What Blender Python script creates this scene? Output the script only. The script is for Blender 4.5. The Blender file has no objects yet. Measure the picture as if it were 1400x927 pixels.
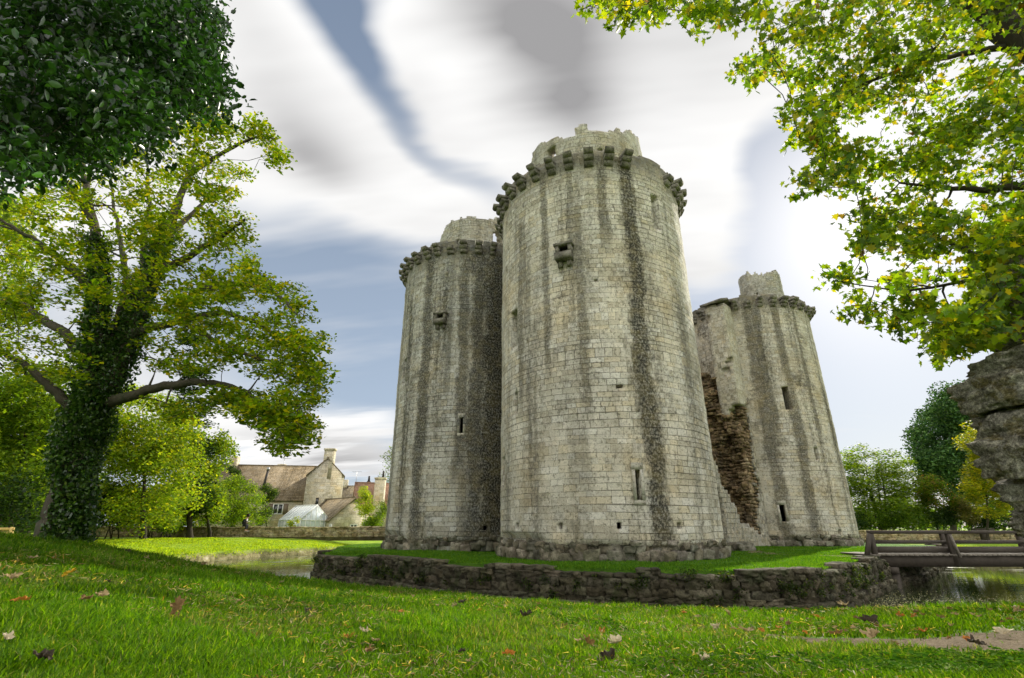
import bpy, math, random
import numpy as np
from math import radians as R_, sin, cos, tan, pi, atan2, sqrt
from mathutils import Vector

rng = np.random.default_rng(7)
random.seed(7)
C = bpy.context.scene.collection
FPX, PITCH, EYE = 680.0, R_(20.8), 0.95
SUN_AZ, SUN_EL = 40.0, 29.0

# ------------------------------------------------------------------ geometry of the view (used only to measure the site)
def ray(px, py):
    cx, cy = (px-700)/FPX, (463.5-py)/FPX
    return np.array([cx, cos(PITCH)-cy*sin(PITCH), sin(PITCH)+cy*cos(PITCH)])
def P(px, py, Y):
    d = ray(px, py); return np.array([0, 0, EYE]) + d*(Y/d[1])
def azel(px, py):
    d = ray(px, py); return atan2(d[0], d[1]), atan2(d[2], math.hypot(d[0], d[1]))

# ------------------------------------------------------------------ noise
def _h(ix, iy, iz):
    n = (ix*374761393 + iy*668265263 + iz*2147483647*3 + 1013904223).astype(np.int64)
    n = (n ^ (n >> 13))*1274126177 & 0x7fffffff
    n = (n ^ (n >> 16)) & 0xffff
    return n/65535.0
def vn(p, f=1.0, s=0):
    p = np.asarray(p, float)*f + s*17.31
    i = np.floor(p).astype(np.int64); t = p-i; t = t*t*(3-2*t)
    r = 0
    for a in (0, 1):
        for b in (0, 1):
            for c in (0, 1):
                w = (t[:, 0] if a else 1-t[:, 0])*(t[:, 1] if b else 1-t[:, 1])*(t[:, 2] if c else 1-t[:, 2])
                r = r + w*_h(i[:, 0]+a, i[:, 1]+b, i[:, 2]+c)
    return r*2-1
def fbm(p, f=1.0, o=3, s=0):
    return sum(vn(p, f*2**k, s+k)*0.5**k for k in range(o))
def sst(a, b, x):
    t = np.clip((x-a)/(b-a), 0, 1); return t*t*(3-2*t)

# ------------------------------------------------------------------ object helpers
ORG = {}
def tag(o, label=None, cat=None, group=None, kind=None):
    if label: o['label'] = label
    if cat: o['category'] = cat
    if group: o['group'] = group
    if kind: o['kind'] = kind
    return o
def thing(name, label, cat, loc, group=None):
    o = bpy.data.objects.new(name, None); C.objects.link(o)
    o.location = tuple(float(v) for v in loc); o.empty_display_size = .3
    ORG[o.name] = np.array(loc, float)
    return tag(o, label, cat, group)
def auto_uv(me):
    nl = len(me.loops)
    if nl == 0: return
    uvl = me.uv_layers.new(name='UVMap')
    co = np.empty(len(me.vertices)*3, np.float32); me.vertices.foreach_get('co', co); co = co.reshape(-1, 3)
    nr = np.empty(len(me.polygons)*3, np.float32); me.polygons.foreach_get('normal', nr); nr = nr.reshape(-1, 3)
    lt = np.empty(len(me.polygons), np.int32); me.polygons.foreach_get('loop_total', lt)
    lv = np.empty(nl, np.int32); me.loops.foreach_get('vertex_index', lv)
    n = np.repeat(nr, lt, axis=0); p = co[lv]
    l = np.hypot(n[:, 0], n[:, 1])+1e-9
    tx, ty = -n[:, 1]/l, n[:, 0]/l
    flip = np.where((tx < 0) | ((tx == 0) & (ty < 0)), -1, 1)
    tx, ty = tx*flip, ty*flip
    flat = np.abs(n[:, 2]) > .8
    sl = np.sqrt(np.maximum(0, 1-n[:, 2]**2))
    u = np.where(flat, p[:, 0], p[:, 0]*tx+p[:, 1]*ty)
    v = np.where(flat, p[:, 1], p[:, 2]/np.maximum(sl, .3))
    uvl.data.foreach_set('uv', np.stack([u, v], 1).astype(np.float32).ravel())
def mk(name, V, F, mat, parent=None, smooth=False, col=None, uv=None, loc=None):
    """V (n,3) world coordinates, F list of face index arrays (each m x k)"""
    V = np.asarray(V, np.float64)
    if parent is not None: org = ORG[parent.name]
    elif loc is not None: org = np.array(loc, float)
    else: org = np.array([V[:, 0].mean(), V[:, 1].mean(), V[:, 2].min()])
    if isinstance(F, np.ndarray): F = [F]
    if len(F) and not isinstance(F[0], np.ndarray):
        by = {}
        for f in F: by.setdefault(len(f), []).append(f)
        F = [np.array(v, np.int64) for v in by.values()]
    me = bpy.data.meshes.new(name)
    me.vertices.add(len(V)); me.vertices.foreach_set('co', V.astype(np.float32).ravel())
    loops = np.concatenate([f.ravel() for f in F]).astype(np.int32)
    tot = np.concatenate([np.full(len(f), f.shape[1], np.int32) for f in F])
    st = np.concatenate([[0], np.cumsum(tot)[:-1]]).astype(np.int32)
    me.loops.add(len(loops)); me.loops.foreach_set('vertex_index', loops)
    me.polygons.add(len(tot)); me.polygons.foreach_set('loop_start', st); me.polygons.foreach_set('loop_total', tot)
    me.update(calc_edges=True)
    if smooth: me.polygons.foreach_set('use_smooth', np.ones(len(tot), bool))
    if uv is None: auto_uv(me)
    elif uv is not False:
        l = me.uv_layers.new(name='UVMap'); l.data.foreach_set('uv', np.asarray(uv)[loops].astype(np.float32).ravel())
    me.vertices.foreach_set('co', (V-org).astype(np.float32).ravel())
    if col is None: col = (1., 1., 1.)
    if True:
        a = me.color_attributes.new('col', 'FLOAT_COLOR', 'POINT')
        cc = np.ones((len(V), 4), np.float32); cc[:, :3] = col; a.data.foreach_set('color', cc.ravel())
    me.materials.append(mat); me.validate(); me.update()
    o = bpy.data.objects.new(name, me); C.objects.link(o)
    ORG[o.name] = org
    if parent is not None: o.parent = parent
    else: o.location = tuple(org)
    return o
class MB:
    def __init__(s): s.v = []; s.f = []; s.c = []; s.n = 0
    def add(s, V, F, col=None):
        V = np.asarray(V, float)
        if isinstance(F, np.ndarray): F = [F]
        elif len(F) and not isinstance(F[0], np.ndarray):
            by = {}
            for f in F: by.setdefault(len(f), []).append(f)
            F = [np.array(v) for v in by.values()]
        s.v.append(V); s.f += [f+s.n for f in F]; s.n += len(V)
        s.c.append(np.broadcast_to(np.array(col if col is not None else (1, 1, 1), float), (len(V), 3)))
        return s
    def box(s, a, b, col=None):
        x0, y0, z0 = a; x1, y1, z1 = b
        V = [(x0,y0,z0),(x1,y0,z0),(x1,y1,z0),(x0,y1,z0),(x0,y0,z1),(x1,y0,z1),(x1,y1,z1),(x0,y1,z1)]
        return s.add(V, [(0,3,2,1),(4,5,6,7),(0,1,5,4),(1,2,6,5),(2,3,7,6),(3,0,4,7)], col)
    def beam(s, a, b, w, h, up=(0, 0, 1), col=None):
        a = np.array(a, float); b = np.array(b, float); d = b-a; d /= np.linalg.norm(d)
        u = np.array(up, float); sd = np.cross(d, u); sd /= np.linalg.norm(sd)+1e-9; u = np.cross(sd, d)
        V = [p+sd*w/2*i+u*h/2*j for p in (a, b) for i, j in ((-1,-1),(1,-1),(1,1),(-1,1))]
        return s.add(V, [(3,2,1,0),(4,5,6,7),(0,1,5,4),(1,2,6,5),(2,3,7,6),(3,0,4,7)], col)
    def prism(s, poly, ext, col=None):
        """poly: list of 3D points, ext: extrusion vector"""
        p = np.array(poly, float); n = len(p); e = np.array(ext, float)
        F = [tuple(range(n-1, -1, -1)), tuple(range(n, 2*n))]+[(i, (i+1) % n, n+(i+1) % n, n+i) for i in range(n)]
        return s.add(np.vstack([p, p+e]), F, col)
    def tube(s, pts, rad, k=8, col=None, cap=True):
        pts = np.array(pts, float); n = len(pts); rad = np.broadcast_to(rad, n)
        d = np.gradient(pts, axis=0); d /= np.linalg.norm(d, axis=1)[:, None]+1e-9
        ref = np.array([.31, .17, .9]) if abs(d[0][2]) < .8 else np.array([1., .2, .1])
        V = []
        for i in range(n):
            a = np.cross(d[i], ref); a /= np.linalg.norm(a)+1e-9; b = np.cross(d[i], a)
            t = np.arange(k)*2*pi/k
            V.append(pts[i]+rad[i]*(np.cos(t)[:, None]*a+np.sin(t)[:, None]*b))
        V = np.vstack(V)
        i, j = np.meshgrid(np.arange(n-1), np.arange(k), indexing='ij'); i = i.ravel(); j = j.ravel(); j2 = (j+1) % k
        F = [np.stack([i*k+j2, i*k+j, (i+1)*k+j, (i+1)*k+j2], 1)]
        if cap: F += [np.array([list(range(k))]), np.array([list(range((n-1)*k, n*k))[::-1]])]
        return s.add(V, F, col)
    def build(s, name, mat, parent=None, **kw):
        cols = np.vstack(s.c)
        return mk(name, np.vstack(s.v), s.f, mat, parent, col=cols, **kw)
def copy_tree(o, parent=None):
    c = o.copy(); C.objects.link(c); c.parent = parent; ORG[c.name] = ORG.get(o.name, np.zeros(3))
    for ch in list(o.children): copy_tree(ch, c)
    return c

# ------------------------------------------------------------------ node helpers
class G:
    def __init__(s, tree): s.t = tree; s.n = tree.nodes; s.l = tree.links
    def node(s, typ, **kw):
        n = s.n.new(typ)
        for k, v in kw.items(): setattr(n, k, v)
        return n
    def put(s, sock, v):
        if isinstance(v, bpy.types.NodeSocket): s.l.new(v, sock)
        elif v is not None: sock.default_value = v
    def m(s, op, a, b=None, c=None, clamp=False):
        n = s.node('ShaderNodeMath', operation=op, use_clamp=clamp)
        for i, v in enumerate((a, b, c)): s.put(n.inputs[i], v) if v is not None else None
        return n.outputs[0]
    def vm(s, op, a, b=None):
        n = s.node('ShaderNodeVectorMath', operation=op)
        s.put(n.inputs[0], a)
        if b is not None: s.put(n.inputs[3 if op == 'SCALE' else 1], b)
        return n.outputs['Value'] if op in ('DOT_PRODUCT', 'LENGTH') else n.outputs[0]
    def xyz(s, v):
        n = s.node('ShaderNodeSeparateXYZ'); s.put(n.inputs[0], v); return n.outputs
    def vec(s, x, y, z=0.0):
        n = s.node('ShaderNodeCombineXYZ')
        for i, v in enumerate((x, y, z)): s.put(n.inputs[i], v)
        return n.outputs[0]
    def noise(s, v, scale, detail=3, rough=.55, dist=0):
        n = s.node('ShaderNodeTexNoise'); s.put(n.inputs['Vector'], v)
        n.inputs['Scale'].default_value = scale; n.inputs['Detail'].default_value = detail
        n.inputs['Roughness'].default_value = rough; n.inputs['Distortion'].default_value = dist
        return n.outputs['Fac']
    def wn(s, v):
        n = s.node('ShaderNodeTexWhiteNoise', noise_dimensions='3D'); s.put(n.inputs['Vector'], v); return n.outputs['Value']
    def vor(s, v, scale, feature='F1', out='Distance'):
        n = s.node('ShaderNodeTexVoronoi', feature=feature); s.put(n.inputs['Vector'], v); n.inputs['Scale'].default_value = scale
        return n.outputs[out]
    def mix(s, f, a, b, mode='MIX'):
        n = s.node('ShaderNodeMix', data_type='RGBA', blend_type=mode, clamp_factor=True)
        s.put(n.inputs[0], f)
        for i, v in ((6, a), (7, b)):
            if isinstance(v, tuple) and len(v) == 3: v = v+(1,)
            s.put(n.inputs[i], v)
        return n.outputs[2]
    def step(s, a, b, x):
        n = s.node('ShaderNodeMapRange', interpolation_type='SMOOTHSTEP')
        s.put(n.inputs[0], x); s.put(n.inputs[1], a); s.put(n.inputs[2], b)
        return n.outputs[0]
    def ramp(s, f, stops):
        n = s.node('ShaderNodeValToRGB'); s.put(n.inputs[0], f); r = n.color_ramp
        while len(r.elements) < len(stops): r.elements.new(.5)
        for e, (p, c) in zip(r.elements, stops): e.position = p; e.color = tuple(c)+(1,)
        return n.outputs[0]
    def bump(s, h, dist, strength=1.0):
        n = s.node('ShaderNodeBump'); s.put(n.inputs['Height'], h); n.inputs['Distance'].default_value = dist
        n.inputs['Strength'].default_value = strength; return n.outputs[0]
    def pos(s): return s.node('ShaderNodeNewGeometry').outputs['Position']
    def uv(s): return s.node('ShaderNodeTexCoord').outputs['UV']
def mat(name):
    m = bpy.data.materials.new(name); m.use_nodes = True; m.node_tree.nodes.clear()
    g = G(m.node_tree); return m, g
def finish(g, col, rough=.85, normal=None, spec=.3, metal=0, trans=None, transcol=None):
    b = g.node('ShaderNodeBsdfPrincipled')
    if isinstance(col, tuple) and len(col) == 3: col = col+(1,)
    g.put(b.inputs['Base Color'], col); g.put(b.inputs['Roughness'], rough)
    b.inputs['Specular IOR Level'].default_value = spec; b.inputs['Metallic'].default_value = metal
    if normal is not None: g.put(b.inputs['Normal'], normal)
    out = g.node('ShaderNodeOutputMaterial'); sh = b.outputs[0]
    if trans:
        t = g.node('ShaderNodeBsdfTranslucent'); g.put(t.inputs[0], transcol if transcol is not None else col)
        mx = g.node('ShaderNodeMixShader'); mx.inputs[0].default_value = trans
        g.l.new(sh, mx.inputs[1]); g.l.new(t.outputs[0], mx.inputs[2]); sh = mx.outputs[0]
    g.l.new(sh, out.inputs[0])

def ashlar(name, rowh=.24, blk=.4, streaks=(), soil=.5, tint=(1, 1, 1), joint=.012, dark=0.0, ochre=.5, sharp=1.0, topdark=None, rough_bands=True):
    """coursed stone; UV in metres. streaks: (u, width, strength, z0, z1)"""
    m, g = mat(name)
    uv = g.uv(); x, y, _ = g.xyz(uv); pos = g.pos()
    warp = g.noise(g.vec(g.m('MULTIPLY', x, .25), g.m('MULTIPLY', y, .7), 0.0), 1.0, 2)
    yy = g.m('ADD', y, g.m('MULTIPLY', g.m('SUBTRACT', g.noise(g.vec(0.0, y, 0.0), 1.2, 2), .5), .5))
    yy = g.m('ADD', yy, g.m('MULTIPLY', g.m('SUBTRACT', warp, .5), .16))
    rv = g.m('DIVIDE', yy, rowh); row = g.m('FLOOR', rv); fv = g.m('SUBTRACT', rv, row)
    w = g.m('MULTIPLY_ADD', g.wn(g.vec(row, 3.3, 0.0)), blk*.8, blk*.65)
    uu = g.m('ADD', g.m('DIVIDE', x, w), g.m('MULTIPLY', g.wn(g.vec(row, 9.1, 0.0)), 17.0))
    uu = g.m('ADD', uu, g.m('MULTIPLY', g.noise(g.vec(g.m('MULTIPLY', x, 1.0), row, 0.0), 1.3, 1), 1.2))
    colm = g.m('FLOOR', uu); fu = g.m('SUBTRACT', uu, colm)
    idv = g.vec(row, colm, 0.0); rid = g.wn(idv); rid2 = g.wn(g.vec(row, colm, 5.0))
    du = g.m('MULTIPLY', g.m('MINIMUM', fu, g.m('SUBTRACT', 1.0, fu)), w)
    dv = g.m('MULTIPLY', g.m('MINIMUM', fv, g.m('SUBTRACT', 1.0, fv)), rowh)
    fine = g.noise(pos, 38.0, 4, .65)
    d = g.m('ADD', g.m('MINIMUM', du, dv), g.m('MULTIPLY', g.m('SUBTRACT', fine, .5), .03/sharp))
    patch = g.noise(g.vec(x, y, 3.0), .55, 3)
    jw = g.m('MULTIPLY_ADD', g.step(.4, .65, patch), joint*1.1, joint*.45)
    solid = g.step(0.0, jw, d)
    tone = g.ramp(rid, [(0, (.36, .335, .27)), (.25, (.43, .41, .345)), (.5, (.49, .475, .415)), (.72, (.47, .425, .32)), (.88, (.55, .54, .49)), (1, (.42, .405, .36))])
    big = g.noise(g.vec(x, g.m('MULTIPLY', y, .8), 0.0), .33, 4)
    c = g.mix(g.m('MULTIPLY', g.step(.5, .72, big), ochre), tone, (.45, .355, .20))
    c = g.mix(g.m('MULTIPLY', g.step(.48, .7, g.noise(g.vec(x, y, 9.0), .8, 5, .6)), .45), c, (.56, .56, .52))
    # grain, pits and lichen
    c = g.mix(1.0, c, g.ramp(fine, [(.2, (.52, .52, .50)), (.5, (1, 1, 1)), (.78, (1.25, 1.25, 1.22))]), 'MULTIPLY')
    pits = g.noise(pos, 11.0, 5, .7)
    c = g.mix(g.m('MULTIPLY', g.step(.53, .64, pits), .7), c, (.12, .115, .085))
    # grey-black weathering: vertical runs
    run = g.noise(g.vec(g.m('MULTIPLY', x, 1.15), g.m('MULTIPLY', y, .055), 1.0), 1.0, 4, .6)
    speck = g.m('MULTIPLY', g.m('SUBTRACT', g.noise(g.vec(x, g.m('MULTIPLY', y, .6), 0.0), 8.0, 6, .85), .5), 2.6)
    drift = g.m('MULTIPLY', g.m('SUBTRACT', g.noise(g.vec(x, g.m('MULTIPLY', y, .35), 7.0), 1.6, 4, .6), .5), 1.5)
    blot = g.noise(g.vec(x, y, 14.0), .9, 5, .65)
    s0 = g.m('ADD', run, g.m('MULTIPLY', speck, .3))
    s0 = g.m('MULTIPLY', g.step(.46, .72, s0), soil)
    s0 = g.m('MAXIMUM', s0, g.m('MULTIPLY', g.step(.50, .72, g.m('ADD', blot, g.m('MULTIPLY', speck, .28))), soil*.8))
    mott = g.m('MULTIPLY_ADD', g.step(.38, .56, g.noise(g.vec(x, g.m('MULTIPLY', y, .8), 31.0), 13.0, 4, .7)), .42, .58)
    tot = s0
    for (u0, wd, st, z0, z1) in streaks:
        wob = g.m('MULTIPLY', g.m('SUBTRACT', g.noise(g.vec(u0, g.m('MULTIPLY', y, .3), 2.0), 1.0, 2), .5), wd*.9)
        e = g.m('ABSOLUTE', g.m('SUBTRACT', g.m('ADD', x, wob), u0))
        e = g.m('SUBTRACT', 1.0, g.m('DIVIDE', e, wd))
        e = g.m('ADD', g.m('ADD', e, g.m('MULTIPLY', speck, .75)), drift)
        k = g.m('MULTIPLY', g.m('MULTIPLY', g.step(-.05, .6, e), st), mott)
        k = g.m('MULTIPLY', k, g.m('MULTIPLY', g.step(z0-1.0, z0+1.0, y), g.m('SUBTRACT', 1.0, g.step(z1-.6, z1+.6, y))))
        tot = g.m('MAXIMUM', tot, k)
    if topdark is not None:
        k = g.step(topdark-1.6, topdark+.6, g.m('ADD', y, g.m('MULTIPLY', speck, 1.2)))
        tot = g.m('MAXIMUM', tot, g.m('MULTIPLY', k, .72))
    if dark: tot = g.m('MAXIMUM', tot, g.m('ADD', dark, g.m('MULTIPLY', speck, .3)))
    moss = g.mix(g.step(.4, .65, g.noise(pos, 2.6, 4)), (.020, .020, .016), (.075, .064, .030))
    c = g.mix(tot, c, moss)
    c = g.mix(g.m('MULTIPLY', g.m('SUBTRACT', 1.0, solid), .54), c, (.08, .07, .05))
    c = g.mix(1.0, c, g.ramp(g.noise(g.vec(x, g.m('MULTIPLY', y, .7), 21.0), .45, 5, .65), [(.3, (.78, .78, .76)), (.5, (1, 1, 1)), (.7, (1.2, 1.19, 1.16))]), 'MULTIPLY')
    c = g.mix(1.0, c, tint, 'MULTIPLY')
    h = g.m('ADD', g.m('MULTIPLY', solid, .6), g.m('MULTIPLY', rid2, .55))
    h = g.m('ADD', h, g.m('MULTIPLY', fine, .45)); h = g.m('ADD', h, g.m('MULTIPLY', pits, .5))
    finish(g, c, .92, g.bump(h, .05, 1.0), .15)
    return m
def rubble_mat(name, cols, moss=.3, scale=1.0, green=(.05, .075, .02), bumpd=.03):
    m, g = mat(name); pos = g.pos()
    tone = g.noise(pos, 2.2*scale, 3)
    c = g.ramp(tone, [(.3, cols[0]), (.5, cols[1]), (.7, cols[2])])
    at = g.node('ShaderNodeAttribute', attribute_name='col').outputs['Color']
    c = g.mix(1.0, c, at, 'MULTIPLY')
    f = g.noise(pos, 26*scale, 5, .7)
    c = g.mix(1.0, c, g.ramp(f, [(.25, (.5, .5, .5)), (.55, (1, 1, 1)), (.8, (1.35, 1.33, 1.25))]), 'MULTIPLY')
    c = g.mix(g.m('MULTIPLY', g.step(.53, .62, g.noise(pos, 5.5*scale, 5, .7)), .6), c, tuple(v*.35 for v in cols[0]))
    if moss: c = g.mix(g.m('MULTIPLY', g.step(.5, .66, g.noise(pos, 1.4, 5, .7)), moss), c, green)
    h = g.m('ADD', f, g.m('MULTIPLY', g.noise(pos, 7*scale, 5, .7), 1.4))
    finish(g, c, .93, g.bump(h, bumpd, 1.0), .15)
    return m
def leaf_mat(name, trans=.45, tgain=(1.6, 1.9, .7), rough=.45, spec=.4):
    m, g = mat(name)
    at = g.node('ShaderNodeAttribute', attribute_name='col').outputs['Color']
    tc = g.mix(1.0, at, tgain, 'MULTIPLY')
    finish(g, at, rough, None, spec, 0, trans, tc)
    return m
def bark_mat(name, a, b):
    m, g = mat(name); x, y, z = g.xyz(g.pos())
    p = g.vec(x, y, g.m('MULTIPLY', z, .3))
    n = g.noise(p, 9, 6, .7)
    c = g.mix(n, a, b); c = g.mix(g.m('MULTIPLY', g.step(.52, .65, g.noise(g.pos(), 1.7, 4)), .5), c, (.05, .065, .03))
    finish(g, c, .9, g.bump(n, .04), .15); return m
def plain(name, col, rough=.7, nscale=0, var=.3, metal=0, bumpd=0, spec=.3):
    m, g = mat(name)
    if nscale:
        n = g.noise(g.pos(), nscale, 5, .65)
        c = g.mix(n, tuple(v*(1-var) for v in col), tuple(min(1, v*(1+var)) for v in col))
        finish(g, c, rough, g.bump(n, bumpd) if bumpd else None, spec, metal)
    else: finish(g, col, rough, None, spec, metal)
    return m

# ------------------------------------------------------------------ rocks
def cube_grid(n):
    V = []; F = []; idx = {}
    def vid(p):
        k = tuple(p)
        if k not in idx: idx[k] = len(V); V.append([2*c/n-1 for c in p])
        return idx[k]
    for ax in range(3):
        for sd in (0, n):
            for i in range(n):
                for j in range(n):
                    q = []
                    for a, b in ((0,0),(1,0),(1,1),(0,1)):
                        p = [0,0,0]; p[ax] = sd; p[(ax+1) % 3] = i+a; p[(ax+2) % 3] = j+b; q.append(vid(p))
                    F.append(q if sd else q[::-1])
    return np.array(V, float), np.array(F)
def rocks(n, k, rnd=.35, amp=.16, f=1.3):
    V, F = cube_grid(n); out = []
    L = np.linalg.norm(V, axis=1)[:, None]; S = V/L
    for i in range(k):
        W = V*(1-rnd)+S*1.15*rnd
        W = W*(1+amp*fbm(S*1.5+V*.4, f, 4, 31*i+5)[:, None])
        W = W + .12*amp*fbm(W, 5, 2, 7*i)[:, None]*S
        out.append(W*.5)
    return out, F
ROCK_LO, ROCKF_LO = rocks(3, 14)
ROCK_MD, ROCKF_MD = rocks(6, 12, .3, .18)
ROCK_HI, ROCKF_HI = rocks(22, 10, .34, .15, 1.9)
def put_rock(mb, c, size, ax=(1, 0), tilt=0, lod='md', shade=.25):
    src, F = {'lo': (ROCK_LO, ROCKF_LO), 'md': (ROCK_MD, ROCKF_MD), 'hi': (ROCK_HI, ROCKF_HI)}[lod]
    W = src[rng.integers(len(src))]*np.array(size)*np.array([rng.choice([-1, 1]), 1, 1])
    if W is not None and rng.random() < .5: W = W*np.array([1, 1, 1])
    a = np.array([ax[0], ax[1], 0.]); a /= np.linalg.norm(a); n = np.array([-a[1], a[0], 0]); u = np.array([0, 0, 1.])
    ct, s_ = cos(tilt), sin(tilt); a2 = a*ct+u*s_; u2 = u*ct-a*s_
    V = W[:, :1]*a2+W[:, 1:2]*n+W[:, 2:3]*u2+np.array(c)
    t = 1+shade*rng.uniform(-1, 1)
    mb.add(V, F.copy(), (t*rng.uniform(.95, 1.08), t, t*rng.uniform(.88, 1.02)))

# ------------------------------------------------------------------ voxel masonry (ruined walls with real steps and holes)
def voxels(mask, us, ns, zs, fn, jit=.03, jf=3.0, seed=0):
    """mask[i,j,k] over cells of us x ns x zs; fn maps (u,n,z) arrays to world points"""
    A, B, K = mask.shape; Pm = np.zeros((A+2, B+2, K+2), bool); Pm[1:-1, 1:-1, 1:-1] = mask
    nv = (A+1)*(B+1)*(K+1)
    def vid(i, j, k): return (i*(B+1)+j)*(K+1)+k
    Fs = []
    dirs = [((1,0,0),[(1,0,0),(1,1,0),(1,1,1),(1,0,1)]),((-1,0,0),[(0,0,0),(0,0,1),(0,1,1),(0,1,0)]),
            ((0,1,0),[(0,1,0),(0,1,1),(1,1,1),(1,1,0)]),((0,-1,0),[(0,0,0),(1,0,0),(1,0,1),(0,0,1)]),
            ((0,0,1),[(0,0,1),(1,0,1),(1,1,1),(0,1,1)]),((0,0,-1),[(0,0,0),(0,1,0),(1,1,0),(1,0,0)])]
    for (di, dj, dk), q in dirs:
        sel = mask & ~Pm[1+di:A+1+di, 1+dj:B+1+dj, 1+dk:K+1+dk]
        i, j, k = np.nonzero(sel)
        if len(i): Fs.append(np.stack([vid(i+a, j+b, k+c) for a, b, c in q], 1))
    F = np.vstack(Fs); used = np.unique(F); rm = -np.ones(nv, int); rm[used] = np.arange(len(used)); F = rm[F]
    i, j, k = used//((B+1)*(K+1)), used//(K+1) % (B+1), used % (K+1)
    U, N, Z = us[i], ns[j], zs[k]
    W = fn(U, N, Z)
    for ax in range(3): W[:, ax] += jit*vn(W, jf, seed+ax*5)+jit*.6*vn(W, jf*3.1, seed+ax*5+2)
    return W, F

exec_parts = []
# ================================================================== TERRAIN
_pts = [(-120,731),(0,734),(100,742),(200,757),(260,769),(330,783),(437,798),(550,809),(700,822),(900,833),(1100,836),(1250,831),(1400,831),(1520,831)]
_az = []; _dp = []
for _x, _y in _pts:
    a, e = azel(_x, _y); _az.append(math.degrees(a)); _dp.append(math.degrees(-e))
DEP_A = [-180, -90, -60]+_az+[60, 100, 180]; DEP_D = [4, 2.5, 1.0]+_dp+[6.8, 4.5, 4]
RE_A = [-180,-90,-50,-44,-36,-31,-21,-12,0,20,44,60,100,180]; RE_D = [8,10,14,15,15,12.5,10.5,9.3,8.6,8.4,9,9,8,8]
RS_A = [-180,-45,-36,-31,-25,-19,-10,30,36,45,60,180]; RS_D = [40,27,31,37,42,45,60,60,44,37,34,40]
def ground(x, y):
    x = np.atleast_1d(np.asarray(x, float)); y = np.atleast_1d(np.asarray(y, float))
    r = np.hypot(x, y); az = np.degrees(np.arctan2(x, y))
    wob = vn(np.stack([x, y, x*0], 1), .45, 3)*.25+vn(np.stack([x, y, x*0], 1), 1.7, 4)*.12
    dep = np.radians(np.interp(az, DEP_A, DEP_D)); re = np.interp(az, RE_A, RE_D)+wob; rs = np.interp(az, RS_A, RS_D)+wob*2.5
    rc = np.minimum(r, re)
    zn = -(.36*np.clip(1-rc/re, 0, 1)+rc*np.tan(dep))
    m = sst(-42, -35, az)*(1-sst(56, 63, az))
    right = sst(10, 40, az)
    t = np.clip((r-rs)/11, 0, 1)
    zf = (-1.45*(1-t)+t*-.78)*(1-right)+right*(-1.25*(1-t)+t*-.98)
    zf = zf+(.1*sst(200, 600, r))
    zb = -2.7
    zz = np.where(r < re, zn, zn+(zb-zn)*sst(0, 1.5, r-re))
    k = sst(-1.0, .5, r-rs); zz = np.where(r > (re+rs)/2, zb+(zf-zb)*k, zz)
    k2 = sst(0, 1, np.clip((r-re)/np.maximum(rs+10-re, 1), 0, 1)); z0 = np.where(r < re, zn, zn+(zf-zn)*k2)
    z = z0+(zz-z0)*m
    p = np.stack([x, y, x*0], 1)
    z = z+.018*vn(p, 1.1, 8)+.008*vn(p, 4.5, 9)
    return z+EYE
def hitg(px, py):
    d = ray(px, py); d = d/np.linalg.norm(d); t = np.linspace(.5, 90, 6000)
    X = d[0]*t; Y = d[1]*t; Z = EYE+d[2]*t; g_ = ground(X, Y); b = np.nonzero(Z <= g_)[0]
    i = b[0] if len(b) else 5999
    return np.array([X[i], Y[i], g_[i]])

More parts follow.
